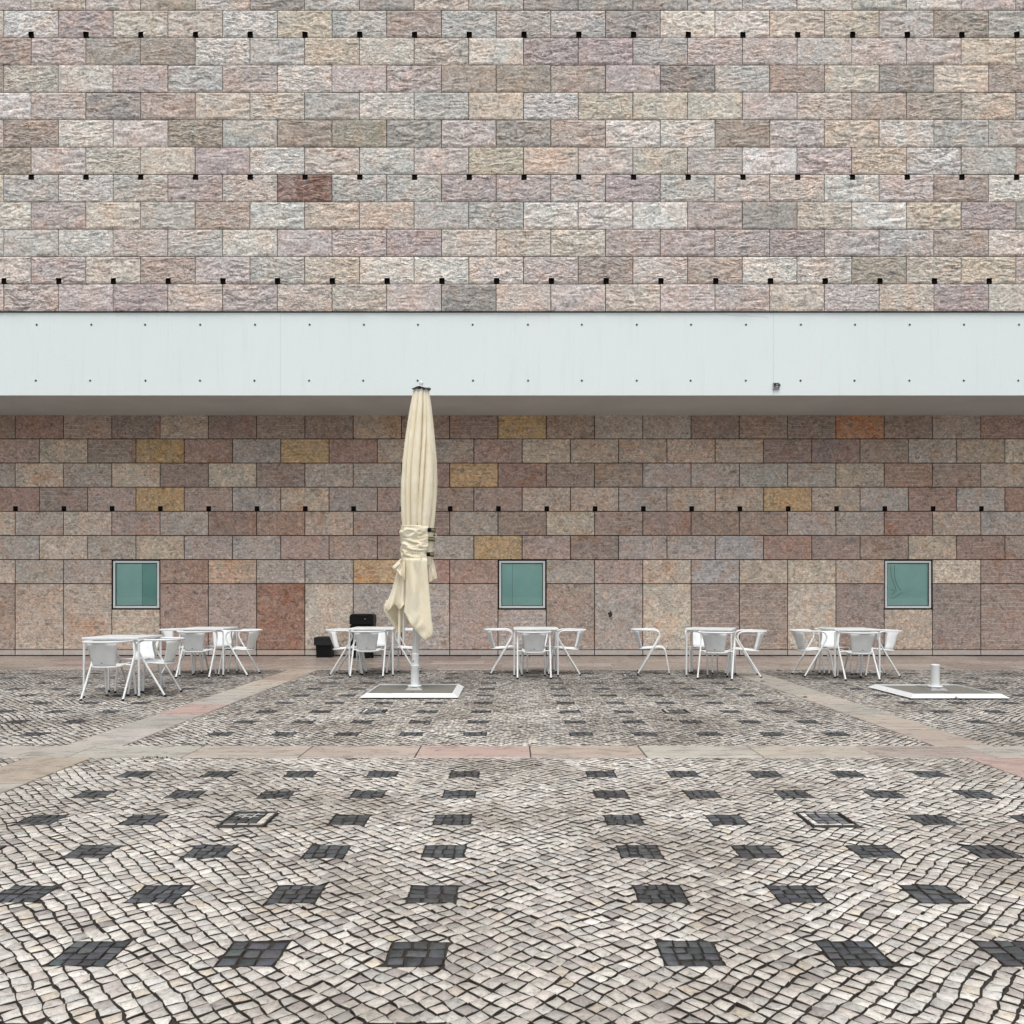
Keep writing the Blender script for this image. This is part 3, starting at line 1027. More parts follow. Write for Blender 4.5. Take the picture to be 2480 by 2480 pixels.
def attrs(n, dark=False, lo=.855, hi=.955):
    shrink = np.full(n, .955) if not dark else np.full(n, .955)
    zt = nprng.normal(0.0, 0.0015, n).clip(-.003, .003)
    tilt = nprng.normal(0, .045, (n, 2)).clip(-.09, .09)
    inset = nprng.uniform(lo, hi, n) if not dark else nprng.uniform(.84, .91, n)
    return shrink, (dark_tints(n) if dark else white_tints(n)), zt, tilt, inset

def singles(name, P, dark):
    V, Q, T, COL = stone_arrays(P, *attrs(len(P), dark))
    q0, t0 = Q[:16], T[:8]
    for i in range(len(P)):
        c = V[i].mean(0); c[2] = 0
        me = np_mesh(name, V[i] - c, q0, t0, COL[i], M['cobble'])
        link(name, me, None, paving, tuple(c))

# the 300 cobbles that show largest in the photograph stay single stones
cen = near.mean(1)
depth = cen[:, 1]
u_ = 1240 + cen[:, 0] / depth * 2000
v_ = 1439 + CAM_H / depth * 2000
inpic = (u_ > 310) & (u_ < 2170) & (v_ < 2172)
order = np.argsort(np.where(inpic, depth, 1e9))
pick = np.zeros(len(near), bool)
pick[order[:300]] = True
singles('cobble', near[pick], False)
rest = np.concatenate([near[~pick], far])
at_n, at_f = attrs(len(rest) - len(far)), attrs(len(far), lo=.72, hi=.90)
# far cobbles get darker towards the wall, broken up by noise
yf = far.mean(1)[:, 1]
far_tone = np.interp(yf, [7.0, 9.5, 11.5, 14.0], [1.0, .95, .78, .64]) * (1 + .35 * (vnoise(far.mean(1)[:, 0], yf, .9, .9, 31) - .5))
at_f = (at_f[0], at_f[1] * far_tone[:, None], at_f[2], at_f[3], at_f[4] * np.interp(yf, [7, 14], [1.0, .93]))
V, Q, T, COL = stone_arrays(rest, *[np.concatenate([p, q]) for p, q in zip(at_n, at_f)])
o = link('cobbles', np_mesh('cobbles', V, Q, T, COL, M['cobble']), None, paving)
tag(o, kind='stuff')

def square_stones(x, y, hx, hy, nx=4, ny=4, jitter=0.006):
    gx_ = np.linspace(x - hx, x + hx, nx + 1)
    out = []
    yy = np.linspace(y - hy, y + hy, ny + 1)
    for r_ in range(ny):
        xs = gx_.copy()
        xs[1:-1] += nprng.uniform(-jitter * 1.6, jitter * 1.6, nx - 1)
        for k in range(nx):
            p = [(xs[k], yy[r_]), (xs[k + 1], yy[r_]), (xs[k + 1], yy[r_ + 1]), (xs[k], yy[r_ + 1])]
            p = [(a + nprng.uniform(-jitter, jitter) * .5, b + nprng.uniform(-jitter, jitter) * .5) for a, b in p]
            out.append(to8(p))
    return np.array(out)
big, small = [], []
for (x, y, hx, hy) in SQ[:NSQ]:
    u, v = 1240 + x / y * 2000, 1439 + CAM_H / y * 2000
    st = square_stones(x, y, hx - .002, hy - .002, nx=rng.choice([3, 4, 4]), ny=rng.choice([3, 4, 4]))
    if 320 < u < 2160 and 1990 < v < 2185 or (3.4 < y < 4.8 and abs(u - 1240) < 920):
        big.append(st)
    else:
        small.append(st)
big = np.concatenate(big); small = np.concatenate(small)
singles('basalt_cobble', big, True)
V, Q, T, COL = stone_arrays(small, *attrs(len(small), True))
o = link('basalt_cobbles', np_mesh('basalt_cobbles', V, Q, T, COL, M['cobble']), None, paving)
tag(o, kind='stuff')

# ------------------------------------------------------------------ inspection covers let into the paving
CLAB = {0: 'square metal-framed inspection cover with white scribbled marks on dark stones', 1: 'square metal-framed inspection cover with bluish stones, near right',
        2: 'small distant metal-framed inspection cover just left of the bay centre', 3: 'small distant metal-framed inspection cover right of the bay centre',
        4: 'farthest inspection cover in the cobbles, behind the lone chair'}
for ci, (x, y, kind) in enumerate(COVERS):
    cov = empty('inspection_cover', (x, y, 0))
    tag(cov, CLAB[ci], 'cover', 'inspection covers in the paving')
    hx, hy = 0.126, 0.142
    for (p, q, s, t) in ((-hx, hx, -hy, -hy + .007), (-hx, hx, hy - .007, hy), (-hx, -hx + .007, -hy + .007, hy - .007), (hx - .007, hx, -hy + .007, hy - .007)):
        MB().box(p, q, s, t, -0.02, 0.011).build('frame_bar', M['frame'], cov)
    parts = []
    ix, iy = hx - .011, hy - .011
    if kind == 'left':      # white stones along the right and front edge
        parts = [(-ix, ix - .045, -iy + .035, iy, 'd', 3, 3), (-ix, ix, -iy, -iy + .033, 'w', 3, 1), (ix - .043, ix, -iy + .035, iy, 'w', 1, 3)]
    else:
        parts = [(-ix + .034, ix - .02, -iy + .035, iy - .02, 'd', 3, 3), (-ix, ix, -iy, -iy + .033, 'w', 3, 1), (-ix, -ix + .032, -iy + .035, iy, 'w', 1, 3), (-ix + .034, ix, iy - .018, iy, 'w', 3, 1)]
    for (a, b, s, t, k, nx, ny) in parts:
        st = square_stones((a + b) / 2, (s + t) / 2, (b - a) / 2, (t - s) / 2, nx, ny, .004)
        n = len(st)
        tint = dark_tints(n) * (1.0 if kind == 'left' else 1.7) if k == 'd' else white_tints(n) * 1.25
        V, Q, T, COL = stone_arrays(st, nprng.uniform(.93, .97, n), tint, np.full(n, 0.007), nprng.normal(0, .02, (n, 2)), nprng.uniform(.9, .95, n))
        for i in range(n):
            c = V[i].mean(0); c[2] = 0
            link('basalt_cobble' if k == 'd' else 'border_stone', np_mesh('cover_stone', V[i] - c, Q[:16], T[:8], COL[i], M['cobble']), None, cov, tuple(c))
    if kind == 'left':
        mk = MB()
        for pts in ([(-.06, .02), (.0, .03), (.05, .02)], [(-.03, .09), (-.035, .0)], [(.03, .10), (.005, -.01)], [(-.08, .075), (.0, .08), (.07, .075)], [(-.09, .035), (-.06, .06), (-.03, .05)]):
            for (p, q) in zip(pts[:-1], pts[1:]):
                d = Vector((q[0] - p[0], q[1] - p[1])).normalized()
                nn = Vector((-d.y, d.x)) * .0045
                mk.add([(p[0] + nn.x, p[1] + nn.y, .0115), (p[0] - nn.x, p[1] - nn.y, .0115), (q[0] - nn.x, q[1] - nn.y, .0115), (q[0] + nn.x, q[1] + nn.y, .0115)], [(0, 1, 2, 3)])
        mk.build('scribbled_marks', M['chalk'], cov)

# ================================================================== FURNITURE
def copy_tree(o, parent=None):
    c = o.copy()
    C.objects.link(c)
    c.parent = parent
    for ch in list(o.children):
        copy_tree(ch, c)
    return c

TR = 0.0132
def make_chair():
    root = empty('metal_armchair')
    diag = lambda z: -0.17 + 0.315 * z / 0.52
    for s in (-1, 1):
        MB().tube([(s * .252, diag(0.012), .012), (s * .25, diag(.25), .25), (s * .25, diag(.45), .45)], TR, 10).build('leg', M['metal'], root)
        MB().tube([(s * .1805, .332, .012), (s * .178, .30, .20), (s * .176, .278, .345)], TR, 10).build('leg', M['metal'], root)
        for (fx, fy) in ((s * .252, diag(.01)), (s * .1805, .332)):
            MB().lathe([(.0005, .0), (.0155, .0), (.0155, .02), (.0135, .024)], 10, (fx, fy)).build('foot_cap', M['rubber'], root)
        MB().tube([(s * .165, .072, .411), (s * .248, .078, .411)], .011, 8).build('seat_bracket', M['metal'], root)
    half = [(.25, diag(.45), .45), (.25, .145, .525), (.25, .176, .585), (.25, .181, .635), (.25, .156, .680), (.25, .10, .703), (.25, .03, .706),
            (.252, -.06, .706), (.236, -.14, .706), (.19, -.21, .706), (.11, -.254, .706)]
    path = half + [(0, -.268, .706)] + [(-x, y, z) for x, y, z in half[::-1]]
    MB().tube(catmull(path, 5), TR, 10).build('armrest', M['metal'], root)
    half = [(.176, .278, .345), (.1745, .262, .388), (.173, .228, .421), (.171, .17, .426), (.17, .06, .416), (.168, -.03, .409), (.15, -.10, .404), (.09, -.143, .401)]
    path = half + [(0, -.156, .400)] + [(-x, y, z) for x, y, z in half[::-1]]
    MB().tube(catmull(path, 5), TR * .95, 10).build('seat_rail', M['metal'], root)
    # seat pan
    P = []
    rows = [(.228, .171, .424), (.19, .171, .429), (.10, .170, .424), (.0, .168, .414), (-.06, .161, .409), (-.10, .149, .407), (-.128, .118, .405), (-.147, .075, .404)]
    for (y, hw, z) in rows:
        P.append([(hw * t, y, z - .010 * (1 - t * t)) for t in np.linspace(-1, 1, 9)])
    solidify(MB().grid(P).build('seat', M['metal'], root), .003)
    # backrest shell
    P = []
    for a in np.linspace(0, 1, 7):
        row = []
        for t in np.linspace(-1, 1, 13):
            hw = .136 + (.190 - .136) * a
            yt = -.259 + .098 * t * t * (hw / .19)
            yb = -.140 + .046 * t * t
            row.append((hw * t, yb + (yt - yb) * a, .404 + (.703 - .404) * a))
        P.append(row)
    solidify(MB().grid(P).build('backrest', M['metal'], root), .003)
    slot = MB().add([(.012 * math.cos(2 * math.pi * i / 10), 0, .004 * math.sin(2 * math.pi * i / 10)) for i in range(10)], [tuple(range(10))])
    slot.build('slot', M['void'], root, (0, -.1655, .452))
    return root

def make_table():
    root = empty('metal_table')
    W = .352
    MB().bbox(-W, W, -W, W, .718, .746, .006).build('table_top', M['metal'], root)
    for sy in (-1, 1):
        y = sy * .315
        pts = [(-.338, y, .63), (-.338, y, .665), (-.333, y, .688), (-.318, y, .701), (-.29, y, .705), (0, y, .705), (.29, y, .705), (.318, y, .701), (.333, y, .688), (.338, y, .665), (.338, y, .63)]
        MB().tube(pts, .0138, 10).build('leg_rail', M['metal'], root)
        for sx in (-1, 1):
            MB().tube([(sx * .341, y, .012), (sx * .338, y, .63)], .0138, 10).build('leg', M['metal'], root)
            MB().lathe([(.0005, 0), (.016, 0), (.016, .02), (.0138, .024)], 10, (sx * .341, y)).build('foot_cap', M['rubber'], root)
            MB().box(sx * .25 - .022, sx * .25 + .022, y - .012, y + .012, .7155, .722).build('spacer', M['rubber'], root)
    return root

def place(proto, x, y, ang, first, label, cat, group):
    o = proto if first else copy_tree(proto)
    o.location = (x, y, 0.003)
    o.rotation_euler = (0, 0, R(ang))
    tag(o, label, cat, group)
    return o

tbl = make_table()
tables = [(-4.95, 10.52, 0, 'white metal cafe table nearest the camera, farthest left'),
          (-4.845, 13.20, 0, 'white metal cafe table in front of the reddish panels, left of the bins'),
          (-2.205, 13.24, 0, 'white metal cafe table just behind the closed umbrella'),
          (0.376, 13.17, 0, 'white metal cafe table directly below the middle window'),
          (3.14, 13.02, -20, 'white metal cafe table set askew, right of the lone chair'),
          (5.27, 12.92, 0, 'white metal cafe table beyond the right stone strip')]
for i, (x, y, a, lab) in enumerate(tables):
    place(tbl, x, y, a, i == 0, lab, 'table', 'white cafe tables')
ch = make_chair()
# heading: 0 = facing the wall (+Y); -90 = facing right; 90 = facing left; 180 = facing the camera
D = 'white tubular metal armchair '
chairs = [
    (-4.92, 10.07, 0, D + 'seen from behind at the nearest left table'),
    (-4.50, 10.57, 90, D + 'on the right side of the nearest left table'),
    (-4.97, 11.05, 180, D + 'on the wall side of the nearest left table'),
    (-4.86, 12.72, 0, D + 'seen from behind at the table by the reddish panels'),
    (-5.41, 13.38, -90, D + 'on the left side of the table by the reddish panels'),
    (-4.27, 13.14, 90 - 4, D + 'on the right side of the table by the reddish panels'),
    (-4.85, 13.72, 180, D + 'facing us across the table by the reddish panels'),
    (-2.70, 13.25, -90, D + 'in front of the small black bin'),
    (-2.235, 12.84, 0, D + 'seen from behind at the table behind the umbrella'),
    (-1.68, 13.40, 90, D + 'half hidden by the umbrella pole'),
    (-2.27, 13.78, 180, D + 'facing us at the table behind the umbrella'),
    (-0.18, 13.42, -90, D + 'on the left side of the table below the middle window'),
    (0.335, 12.60, 0, D + 'seen from behind at the table below the middle window'),
    (0.91, 13.25, 90, D + 'on the right side of the table below the middle window'),
    (0.43, 13.72, 180, D + 'facing us at the table below the middle window'),
    (2.21, 13.40, -90 - 9.5, D + 'standing alone without a table, seen in profile'),
    (3.09, 12.50, -22, D + 'seen from behind at the askew table'),
    (3.69, 12.90, 90 - 10, D + 'with rear legs on the right stone strip'),
    (3.13, 13.62, 165, D + 'on the wall side of the askew table'),
    (4.665, 12.99, -90 + 2, D + 'on the left side of the table beyond the right stone strip'),
    (5.185, 12.37, 0, D + 'seen from behind at the table beyond the right stone strip'),
    (5.22, 13.45, 180, D + 'facing us at the table beyond the right stone strip'),
    (5.81, 12.97, 90, D + 'on the right side of the table beyond the right stone strip'),
]
for i, (x, y, a, lab) in enumerate(chairs):
    place(ch, x, y, a, i == 0, lab, 'chair', 'white armchairs round the cafe tables')

# ------------------------------------------------------------------ umbrella base
def make_base(root, with_flange=True):
    o_, i_, h = .605, .535, .060
    cor = [(-1, -1), (1, -1), (1, 1), (-1, 1)]
    for k in range(4):
        (ax, ay), (bx, by) = cor[k], cor[(k + 1) % 4]
        mb = MB()
        A0, B0 = (ax * o_, ay * o_, .015), (bx * o_, by * o_, .015)
        A1, B1 = (ax * i_, ay * i_, h), (bx * i_, by * i_, h)
        A2, B2 = (ax * (i_ - .012), ay * (i_ - .012), h), (bx * (i_ - .012), by * (i_ - .012), h)
        A3, B3 = (ax * (i_ - .012), ay * (i_ - .012), .004), (bx * (i_ - .012), by * (i_ - .012), .004)
        mb.add([A0, B0, B1, A1, B2, A2, B3, A3], [(0, 1, 2, 3), (3, 2, 4, 5), (5, 4, 6, 7), (0, 7, 6, 1), (0, 3, 5, 7), (1, 6, 4, 2)])
        mb.build('edge_plate', M['rusty'], root)
    for sx in (-1, 1):
        for sy in (-1, 1):
            MB().bbox(min(sx * .004, sx * .515), max(sx * .004, sx * .515), min(sy * .004, sy * .515), max(sy * .004, sy * .515), .012, .047 + .002 * sx, .005).build('paver', M['paver'], root)
    # pyramidal foot plate and flange
    mb = MB()
    for (w0, w1, z0, z1) in ((.115, .075, .047, .082),):
        vs = [(x * w0, y * w0, z0) for x, y in cor] + [(x * w1, y * w1, z1) for x, y in cor]
        mb.add(vs, [(0, 1, 5, 4), (1, 2, 6, 5), (2, 3, 7, 6), (3, 0, 4, 7), (4, 5, 6, 7)])
    mb.build('foot_plate', M['greymetal'], root)
    MB().lathe([(.001, .084), (.088, .084), (.09, .088), (.09, .098), (.086, .102), (.054, .103)], 24).build('flange', M['rusty'], root)

root = empty('umbrella_base', (5.455, 10.645, .003))
make_base(root)
MB().lathe([(.052, .10), (.052, .355), (.054, .362), (.054, .372), (.048, .376), (.047, .25), (.001, .25)], 24).build('socket', M['metal'], root)
MB().lathe([(.0005, -.02), (.009, -.02), (.009, .03), (.016, .03), (.016, .045), (.0005, .045)], 12).build('clamp_knob', M['greymetal'], root).matrix_local = Matrix.Translation((.06, 0, .33)) @ Matrix.Rotation(R(90), 4, 'Y')
tag(root, 'empty square white-edged umbrella base on the cobbles beyond the right stone strip', 'umbrella base')

# ------------------------------------------------------------------ closed umbrella
UX, UY = -1.262, 10.70
umb = empty('patio_umbrella', (UX, UY, .003))
tag(umb, 'tall closed cream patio umbrella tied round the middle on a square base', 'umbrella')
make_base(umb)
lean = lambda z: .0215 * z
K = 10.70 / 2000
def ux(u, z=None):            # photo column -> local x at the umbrella's depth
    return (u - 1240) * K - UX
def uz(v):
    return CAM_H - (v - 1439) * K - .003
def shear(o):
    for v in o.data.vertices:
        v.co.x += lean(v.co.z)
    return o
o = MB().lathe([(.053, .10), (.053, .345), (.0555, .35), (.0555, .362), (.049, .366)], 28).build('sleeve', M['metal'], umb); shear(o)
o = MB().lathe([(.046, .36), (.046, .498), (.0475, .502), (.0475, .514), (.041, .517)], 28).build('collar', M['metal'], umb); shear(o)
o = MB().lathe([(.0385, .50), (.0385, 3.90)], 24).build('pole', M['pole'], umb); shear(o)
fl = MB()
for a in range(8):
    an = 2 * math.pi * (a + .5) / 8
    fl.tube([(.0385 * math.cos(an), .0385 * math.sin(an), .515), (.0385 * math.cos(an), .0385 * math.sin(an), 1.9)], .0045, 6)
shear(fl.build('pole_rib', M['pole'], umb))
kb = MB().tube([(.04, -.02, .325), (.085, -.035, .325)], .010, 10).tube([(.082, -.034, .325), (.100, -.040, .325)], .017, 10)
kb.build('clamp_knob', M['greymetal'], umb)
MB().tube([(-.012, -.043, .415), (-.012, -.0505, .415)], .010, 10).build('bolt', M['greymetal'], umb)
# stay ends hanging below the cloth
o = MB().tube([(ux(979), -.07, uz(1552)), (ux(981), -.07, 1.5)], .0165, 10).build('stay', M['pole'], umb)
o = MB().tube([(ux(968), -.055, uz(1536)), (ux(973), -.055, 1.5)], .019, 10).build('stay', M['fabric'], umb)
o = MB().tube([(ux(967), -.055, uz(1556)), (ux(968), -.055, uz(1536))], .018, 10).build('stay_end', M['metal'], umb)
o = MB().tube([(.13, .10, .72), (.155, .10, 1.6)], .013, 10).build('stay', M['pole'], umb)
# finial, cap, hub
o = MB().lathe([(.0005, uz(922)), (.014, uz(922.4)), (.024, uz(924.5)), (.028, uz(928)), (.024, uz(931.5)), (.016, uz(934)), (.018, uz(936)), (.028, uz(937.2)), (.03, uz(938.5))], 20).build('finial', M['metal'], umb); shear(o)
cap = []
zc = uz(939.5)
for i, f in enumerate((0.02, .35, .7, 1.0)):
    row = []
    for k in range(49):
        a = 2 * math.pi * k / 48
        r_ = .128 * f * (1 - .07 * (1 - abs(math.cos(4 * a / 1)) ) * f)
        row.append((r_ * math.cos(a), r_ * math.sin(a), zc + .006 - .022 * f ** 2 + .010 * f * f * math.cos(4 * a + .6)))
    cap.append(row)
o = MB().grid(cap).build('cap', M['greymetal'], umb); shear(o); solidify(o, .005)
o = MB().lathe([(.055, uz(952)), (.062, uz(944)), (.05, uz(941.5))], 20).build('hub', M['greymetal'], umb); shear(o)
for k in range(8):
    a = 2 * math.pi * (k + .3) / 8
    c_, s_ = math.cos(a), math.sin(a)
    o = MB().tube([(.07 * c_, .07 * s_, uz(942)), (.092 * c_, .092 * s_, uz(948)), (.10 * c_, .10 * s_, uz(958))], .008, 8).build('rib_bracket', M['alu'], umb); shear(o)

# gathered canopy
prof_z = [3.905, 3.85, 3.72, 3.59, 3.30, 3.01, 2.72, 2.50, 2.30, 2.19, 2.02, 1.85, 1.72, 1.66]
prof_r = [.100, .112, .135, .153, .190, .219, .233, .231, .222, .212, .196, .193, .19, .188]
NT_, NZ_ = 300, 90
rs = np.random.RandomState(4)
starts = np.sort((np.arange(13) + rs.uniform(-.32, .32, 13)) / 13 * 2 * math.pi)
amps = rs.uniform(.45, 1.0, 13)
P = []
for zi in range(NZ_ + 1):
    z = 3.905 + (1.66 - 3.905) * zi / NZ_
    t = zi / NZ_
    r0 = np.interp(-z, [-a for a in prof_z], prof_r)
    dep = np.interp(z, [1.66, 2.2, 2.7, 3.3, 3.7, 3.9], [.12, .24, .32, .36, .30, .10])
    row = []
    for k in range(NT_ + 1):
        th = 2 * math.pi * (k % NT_) / NT_
        ph = (th + .10 * math.sin(1.7 * z + 2 * th) + .12 * math.sin(z * 1.1)) % (2 * math.pi)
        j = int(np.searchsorted(starts, ph, side='right')) - 1
        s0 = starts[j]
        s1 = starts[(j + 1) % 13]
        w = (s1 - s0) % (2 * math.pi)
        s = ((ph - s0) % (2 * math.pi)) / w
        # each pleat swells and then dives under the next one
        q_ = abs(s - .56) / (.56 if s < .56 else .44)
        p = 1 - q_ ** 3.2
        am = amps[j] * (.65 + .35 * math.sin(2.3 * z + j * 1.9))
        fine = .09 * (.5 - abs(2 * float(vnoise(np.array(3 * math.cos(th) + 2 * z * .3), np.array(3 * math.sin(th) + z * .55), 1.6, 1.6, 55)) - 1))
        r_ = r0 * (1 - dep * am * 2.1 * (1 - p) + fine * .5)
        row.append((r_ * math.cos(th) + lean(z), r_ * math.sin(th) * .92, z))
    P.append(row)
canopy = MB().grid(P).build('canopy', M['fabric'], umb)
for s_ in ():
    pass
# small ring of cord loops at the top of the cloth
o = MB().tube([(.103 * math.cos(a) + lean(3.905), .097 * math.sin(a), 3.903 + .006 * math.cos(8 * a)) for a in np.linspace(0, 2 * math.pi, 49)], .006, 6, False).build('top_cord', M['alu'], canopy)

def flap(name, L, Rr, yL, yR, bulge, folds, amp, sag=0.0, n=26, m=26, ph=0.0, hem=0.0):
    L = catmull([(a, 0, b) for a, b in L], 8)
    Rr = catmull([(a, 0, b) for a, b in Rr], 8)
    def at(c, t):
        f = t * (len(c) - 1)
        i = min(int(f), len(c) - 2)
        return c[i].lerp(c[i + 1], f - i)
    P = []
    for i in range(m + 1):
        t = i / m
        a, b = at(L, t), at(Rr, t)
        row = []
        for k in range(n + 1):
            s = k / n
            p = a.lerp(b, s)
            y = yL + (yR - yL) * s - bulge * math.sin(math.pi * s) + 1.5 * amp * (.35 + .65 * t) * math.sin(2 * math.pi * folds * s + ph + .7 * math.sin(3 * t)) + .035 * (.5 - abs(2 * float(vnoise(np.array(s + .25 * t), np.array(t * .5), 6, 5, 91 + len(name))) - 1)) * math.sin(math.pi * s)
            z = p.z - sag * math.sin(math.pi * s) * t ** 3 + hem * t ** 4 * math.sin(2 * math.pi * folds * s + ph + 1.2)
            row.append((p.x, y, z))
        P.append(row)
    o = MB().grid(P).build(name, M['fabric'], canopy)
    solidify(o, .004)
    # stitched hem
    hm = MB().tube(P[-1], .004, 6)
    hm.build('hem', M['fabric'], canopy)
    return o
zx = lambda x, y: (ux(870 + x * .1811), uz(1200 + y * .1811))
flap('front_flap', [zx(640, 850), zx(640, 1100), zx(640, 1350), zx(622, 1545)], [zx(925, 850), zx(935, 1050), zx(965, 1400), zx(985, 1650), zx(1003, 1800), zx(985, 1880), zx(905, 1925)], -.185, -.15, .045, 1.6, .016, sag=.035, ph=1.0)
flap('left_flap', [zx(560, 900), zx(500, 1040), zx(430, 1280), zx(360, 1440), zx(325, 1505)], [zx(645, 900), zx(645, 1040), zx(645, 1250), zx(645, 1400), zx(640, 1475)], -.02, -.135, .03, 2.0, .030, ph=.4, hem=.035)
flap('rear_flap', [zx(350, 1400), zx(325, 1505), zx(340, 1570), zx(425, 1715), zx(518, 1850)], [zx(640, 1400), zx(652, 1560), zx(655, 1680), zx(615, 1750), zx(540, 1850)], .03, .10, -.03, 1.5, .02, ph=2.0)
flap('tucked_flap', [zx(560, 855), zx(490, 925), zx(455, 968), zx(520, 1030)], [zx(640, 855), zx(640, 940), zx(640, 1040), zx(636, 1132)], -.10, -.20, .05, 1.5, .022, ph=0.5, sag=-.012)
flap('right_flap', [zx(915, 855), zx(935, 980), zx(946, 1155)], [zx(985, 855), zx(1010, 960), zx(1038, 1100)], -.08, .05, .02, 1.0, .012, ph=0.2)

# tie band with its three straps
def band_r(z):
    return np.interp(-z, [-a for a in prof_z], prof_r) + .010
P = []
NZB = 46
for i in range(NZB + 1):
    t = i / NZB
    row = []
    for k in range(81):
        s = k / 80
        th = R(118 + s * (312 - 118))
        zt = 2.178 - .03 * s + (1.742 - 2.178) * t + .022 * math.sin(2.2 * math.pi * s) * t * (1 - t) * 2
        wr = .030 * (.5 - abs(2 * float(vnoise(np.array(s * 1.1 + .35 * t), np.array(t - .25 * s), 5, 9, 77)) - 1)) + .016 * (.5 - abs(2 * float(vnoise(np.array(s - .3 * t), np.array(t + .3 * s), 9, 19, 78)) - 1))
        wr *= math.sin(math.pi * min(1, t * 6) / 2) * math.sin(math.pi * min(1, (1 - t) * 6) / 2)
        r_ = band_r(zt) + wr + .006
        row.append((r_ * math.cos(th) + lean(zt), r_ * math.sin(th) * .94, zt))
    P.append(row)
tb = MB().grid(P).build('tie_band', M['fabric'], umb)
solidify(tb, .005)
for zz in (2.10, 1.985, 1.79):
    for (z0, z1, mat, nm, dr) in ((zz - .018, zz + .018, 'webbing', 'strap', .014), (zz + .0185, zz + .027, 'black', 'strap_edge', .0145), (zz - .027, zz - .0185, 'black', 'strap_edge', .0145)):
        P = []
        for z in (z0, z1):
            row = []
            for k in range(21):
                th = R(309 + 66 * k / 20)
                r_ = band_r(z) + dr
                row.append((r_ * math.cos(th) + lean(z), r_ * math.sin(th) * .94, z))
            P.append(row)
        o = MB().grid(P).build(nm, M[mat], tb)
        solidify(o, .003)
    if zz != 1.985:
        P = []
        for z in (zz - .024, zz + .024):
            P.append([((band_r(z) + .021) * math.cos(R(308 + 13 * k / 6)) + lean(z), (band_r(z) + .021) * math.sin(R(308 + 13 * k / 6)) * .94, z) for k in range(7)])
        solidify(MB().grid(P).build('buckle', M['black'], tb), .008)
o = MB().tube(catmull([(.225 + lean(2.05), -.05, 2.06), (.243 + lean(2.05), -.055, 2.035), (.225 + lean(2.05), -.05, 2.01)], 5), .004, 6).build('strap_loop', M['metal'], tb)

# ------------------------------------------------------------------ black bins by the wall
rb = empty('rolling_bin', (-2.985, 16.55, 0.004))
tag(rb, 'tall black plastic bin with rounded shoulders standing against the wall', 'bin')
def rounded_outline(w, z0, z1, r0, r1):
    pts = []
    for (cx, cz, a0, r_) in ((w - r0, z0 + r0, -90, r0), (w - r1, z1 - r1, 0, r1), (-w + r1, z1 - r1, 90, r1), (-w + r0, z0 + r0, 180, r0)):
        for k in range(6):
            a = R(a0 + 90 * k / 5)
            pts.append((cx + r_ * math.cos(a), cz + r_ * math.sin(a)))
    return pts
def slab_shape(pts, y0, y1, inset):
    n = len(pts)
    cx = sum(p[0] for p in pts) / n
    cz = sum(p[1] for p in pts) / n
    vs = []
    for (y, f) in ((y0, 1 - inset), (y0 + .02, 1), (y1 - .02, 1), (y1, 1 - inset)):
        vs += [(cx + (x - cx) * f, y, cz + (z - cz) * f) for x, z in pts]
    fs = [tuple(range(n))] + [tuple(range(3 * n, 4 * n))[::-1]]
    for i in range(3):
        for k in range(n):
            a, b = i * n + k, i * n + (k + 1) % n
            fs.append((b, a, a + n, b + n))
    return vs, fs
vs, fs = slab_shape(rounded_outline(.230, .15, .67, .07, .02), -.19, .20, .05)
MB().add(vs, fs).build('body', M['black'], rb)
vs, fs = slab_shape(rounded_outline(.238, .675, .885, .02, .055), -.20, .21, .04)
lid = MB().add(vs, fs).build('lid', M['black'], rb)
MB().tube(catmull([(-.11, -.203, .845), (-.05, -.222, .852), (.05, -.222, .852), (.13, -.203, .845)], 5), .007, 8).build('lid_handle', M['black'], lid)
MB().tube([(.075, -.2, .79), (.075, -.206, .79)], .006, 10).build('lock_stud', M['alu'], lid)
MB().bbox(-.17, .17, -.15, .16, .02, .16, .02).build('plinth', M['black'], rb)
for s in (-1, 1):
    MB().tube([(s * .175, -.02, .055), (s * .205, -.02, .055)], .054, 16).build('wheel', M['rubber'], rb)

wb = empty('waste_bin', (-3.80, 16.80, 0.004))
tag(wb, 'low square black waste bin with a wide ribbed rim by the wall', 'bin')
def frust(mb, w0, w1, d0, d1, z0, z1, cap=True):
    vs = [(-w0, -d0, z0), (w0, -d0, z0), (w0, d0, z0), (-w0, d0, z0), (-w1, -d1, z1), (w1, -d1, z1), (w1, d1, z1), (-w1, d1, z1)]
    fs = [(0, 1, 5, 4), (1, 2, 6, 5), (2, 3, 7, 6), (3, 0, 4, 7)] + ([(4, 5, 6, 7), (3, 2, 1, 0)] if cap else [])
    return mb.add(vs, fs)
frust(MB(), .145, .158, .145, .158, 0, .27).build('body', M['black'], wb)
mb = MB()
for k in range(7):
    z = .245 + k * .023
    frust(mb, .183, .190, .183, .190, z, z + .011)
    frust(mb, .190, .182, .190, .182, z + .011, z + .023)
mb.build('ribbed_rim', M['black'], wb)
frust(MB(), .17, .165, .17, .165, .405, .413).build('liner', M['rubber'], wb)

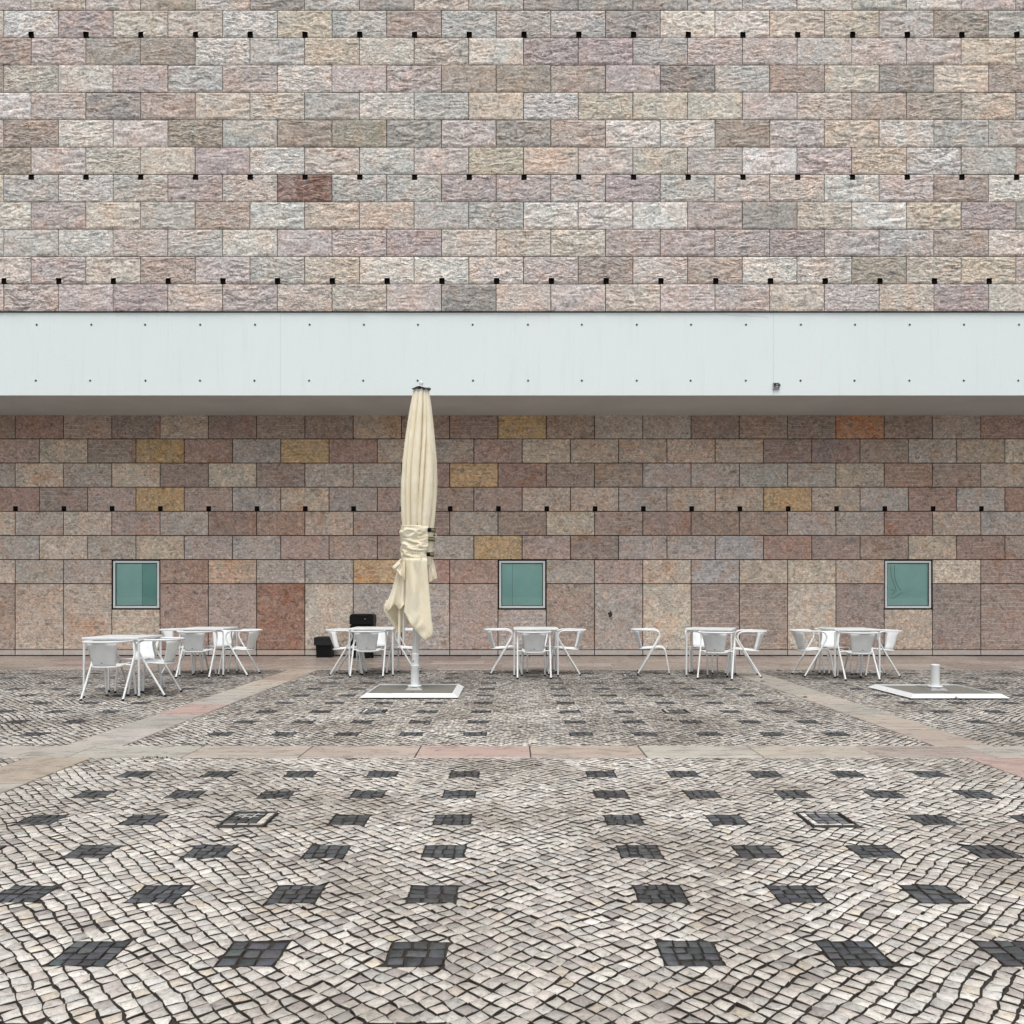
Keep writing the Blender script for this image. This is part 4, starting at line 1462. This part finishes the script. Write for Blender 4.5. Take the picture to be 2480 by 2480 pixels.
# ------------------------------------------------------------------ open junction box on the band
jx, jz = (1879.5 - 1240) / 2000 * 15.12, CAM_H + (1439 - 935) / 2000 * 15.12
jb = empty('junction_box', (jx, YU + .049, jz))
tag(jb, 'small open junction box with loose black cable on the white concrete band', 'junction box')
mb = MB()
for (a, b, c, d) in ((-.058, .058, .046, .058), (-.058, .058, -.058, -.046), (-.058, -.046, -.046, .046), (.046, .058, -.046, .046)):
    mb.box(a, b, -.03, 0, c, d)
mb.build('box_rim', M['greymetal'], jb)
MB().box(-.0455, .0455, -.006, -.001, -.0455, .0455).build('back_plate', M['alu'], jb)
MB().lathe([(.0005, 0), (.016, 0), (.016, .022), (.0005, .022)], 12).build('plug', M['black'], jb).matrix_local = Matrix.Translation((-.024, -.03, .024)) @ Matrix.Rotation(R(-90), 4, 'X')
MB().tube(catmull([(-.035, -.02, -.015), (0, -.03, .0), (.03, -.035, .005), (.058, -.04, .022), (.066, -.035, .0), (.05, -.025, -.02), (.03, -.02, -.035), (-.035, -.02, -.035)], 5), .007, 8).build('cable', M['black'], jb)

# ------------------------------------------------------------------ weeds in the joints of the strips
wr_ = random.Random(9)
for (u, v, lab) in ((1848, 1651, 'tiny weed by the foot of the right stone strip next to a chair leg'), (1886, 1624, 'tiny weed at the wall end of the right stone strip'),
                    (1949, 1690, 'tiny weed halfway along the right stone strip'), (375, 1836, 'low weeds growing along the front edge of the cross strip')):
    d = CAM_H * 2000 / (v - 1439)
    x = (u - 1240) / 2000 * d
    mb = MB()
    wide = .12 if u < 400 else .03
    for k in range(34):
        a = wr_.uniform(0, 2 * math.pi)
        bx, by = wr_.uniform(-wide, wide), wr_.uniform(-.012, .012)
        ln = wr_.uniform(.010, .032)
        tip = (bx + ln * .8 * math.cos(a), by + ln * .8 * math.sin(a), ln * wr_.uniform(.4, 1.0))
        w = .004
        mx_ = ((bx + tip[0]) / 2, (by + tip[1]) / 2, tip[2] * .65)
        mb.add([(bx, by, -.01), (mx_[0] - w * math.sin(a), mx_[1] + w * math.cos(a), mx_[2]), tip, (mx_[0] + w * math.sin(a), mx_[1] - w * math.cos(a), mx_[2])], [(0, 1, 2, 3)])
    o = mb.build('weed', M['leaf'], None, (x, d, .0))
    tag(o, lab, 'weed')
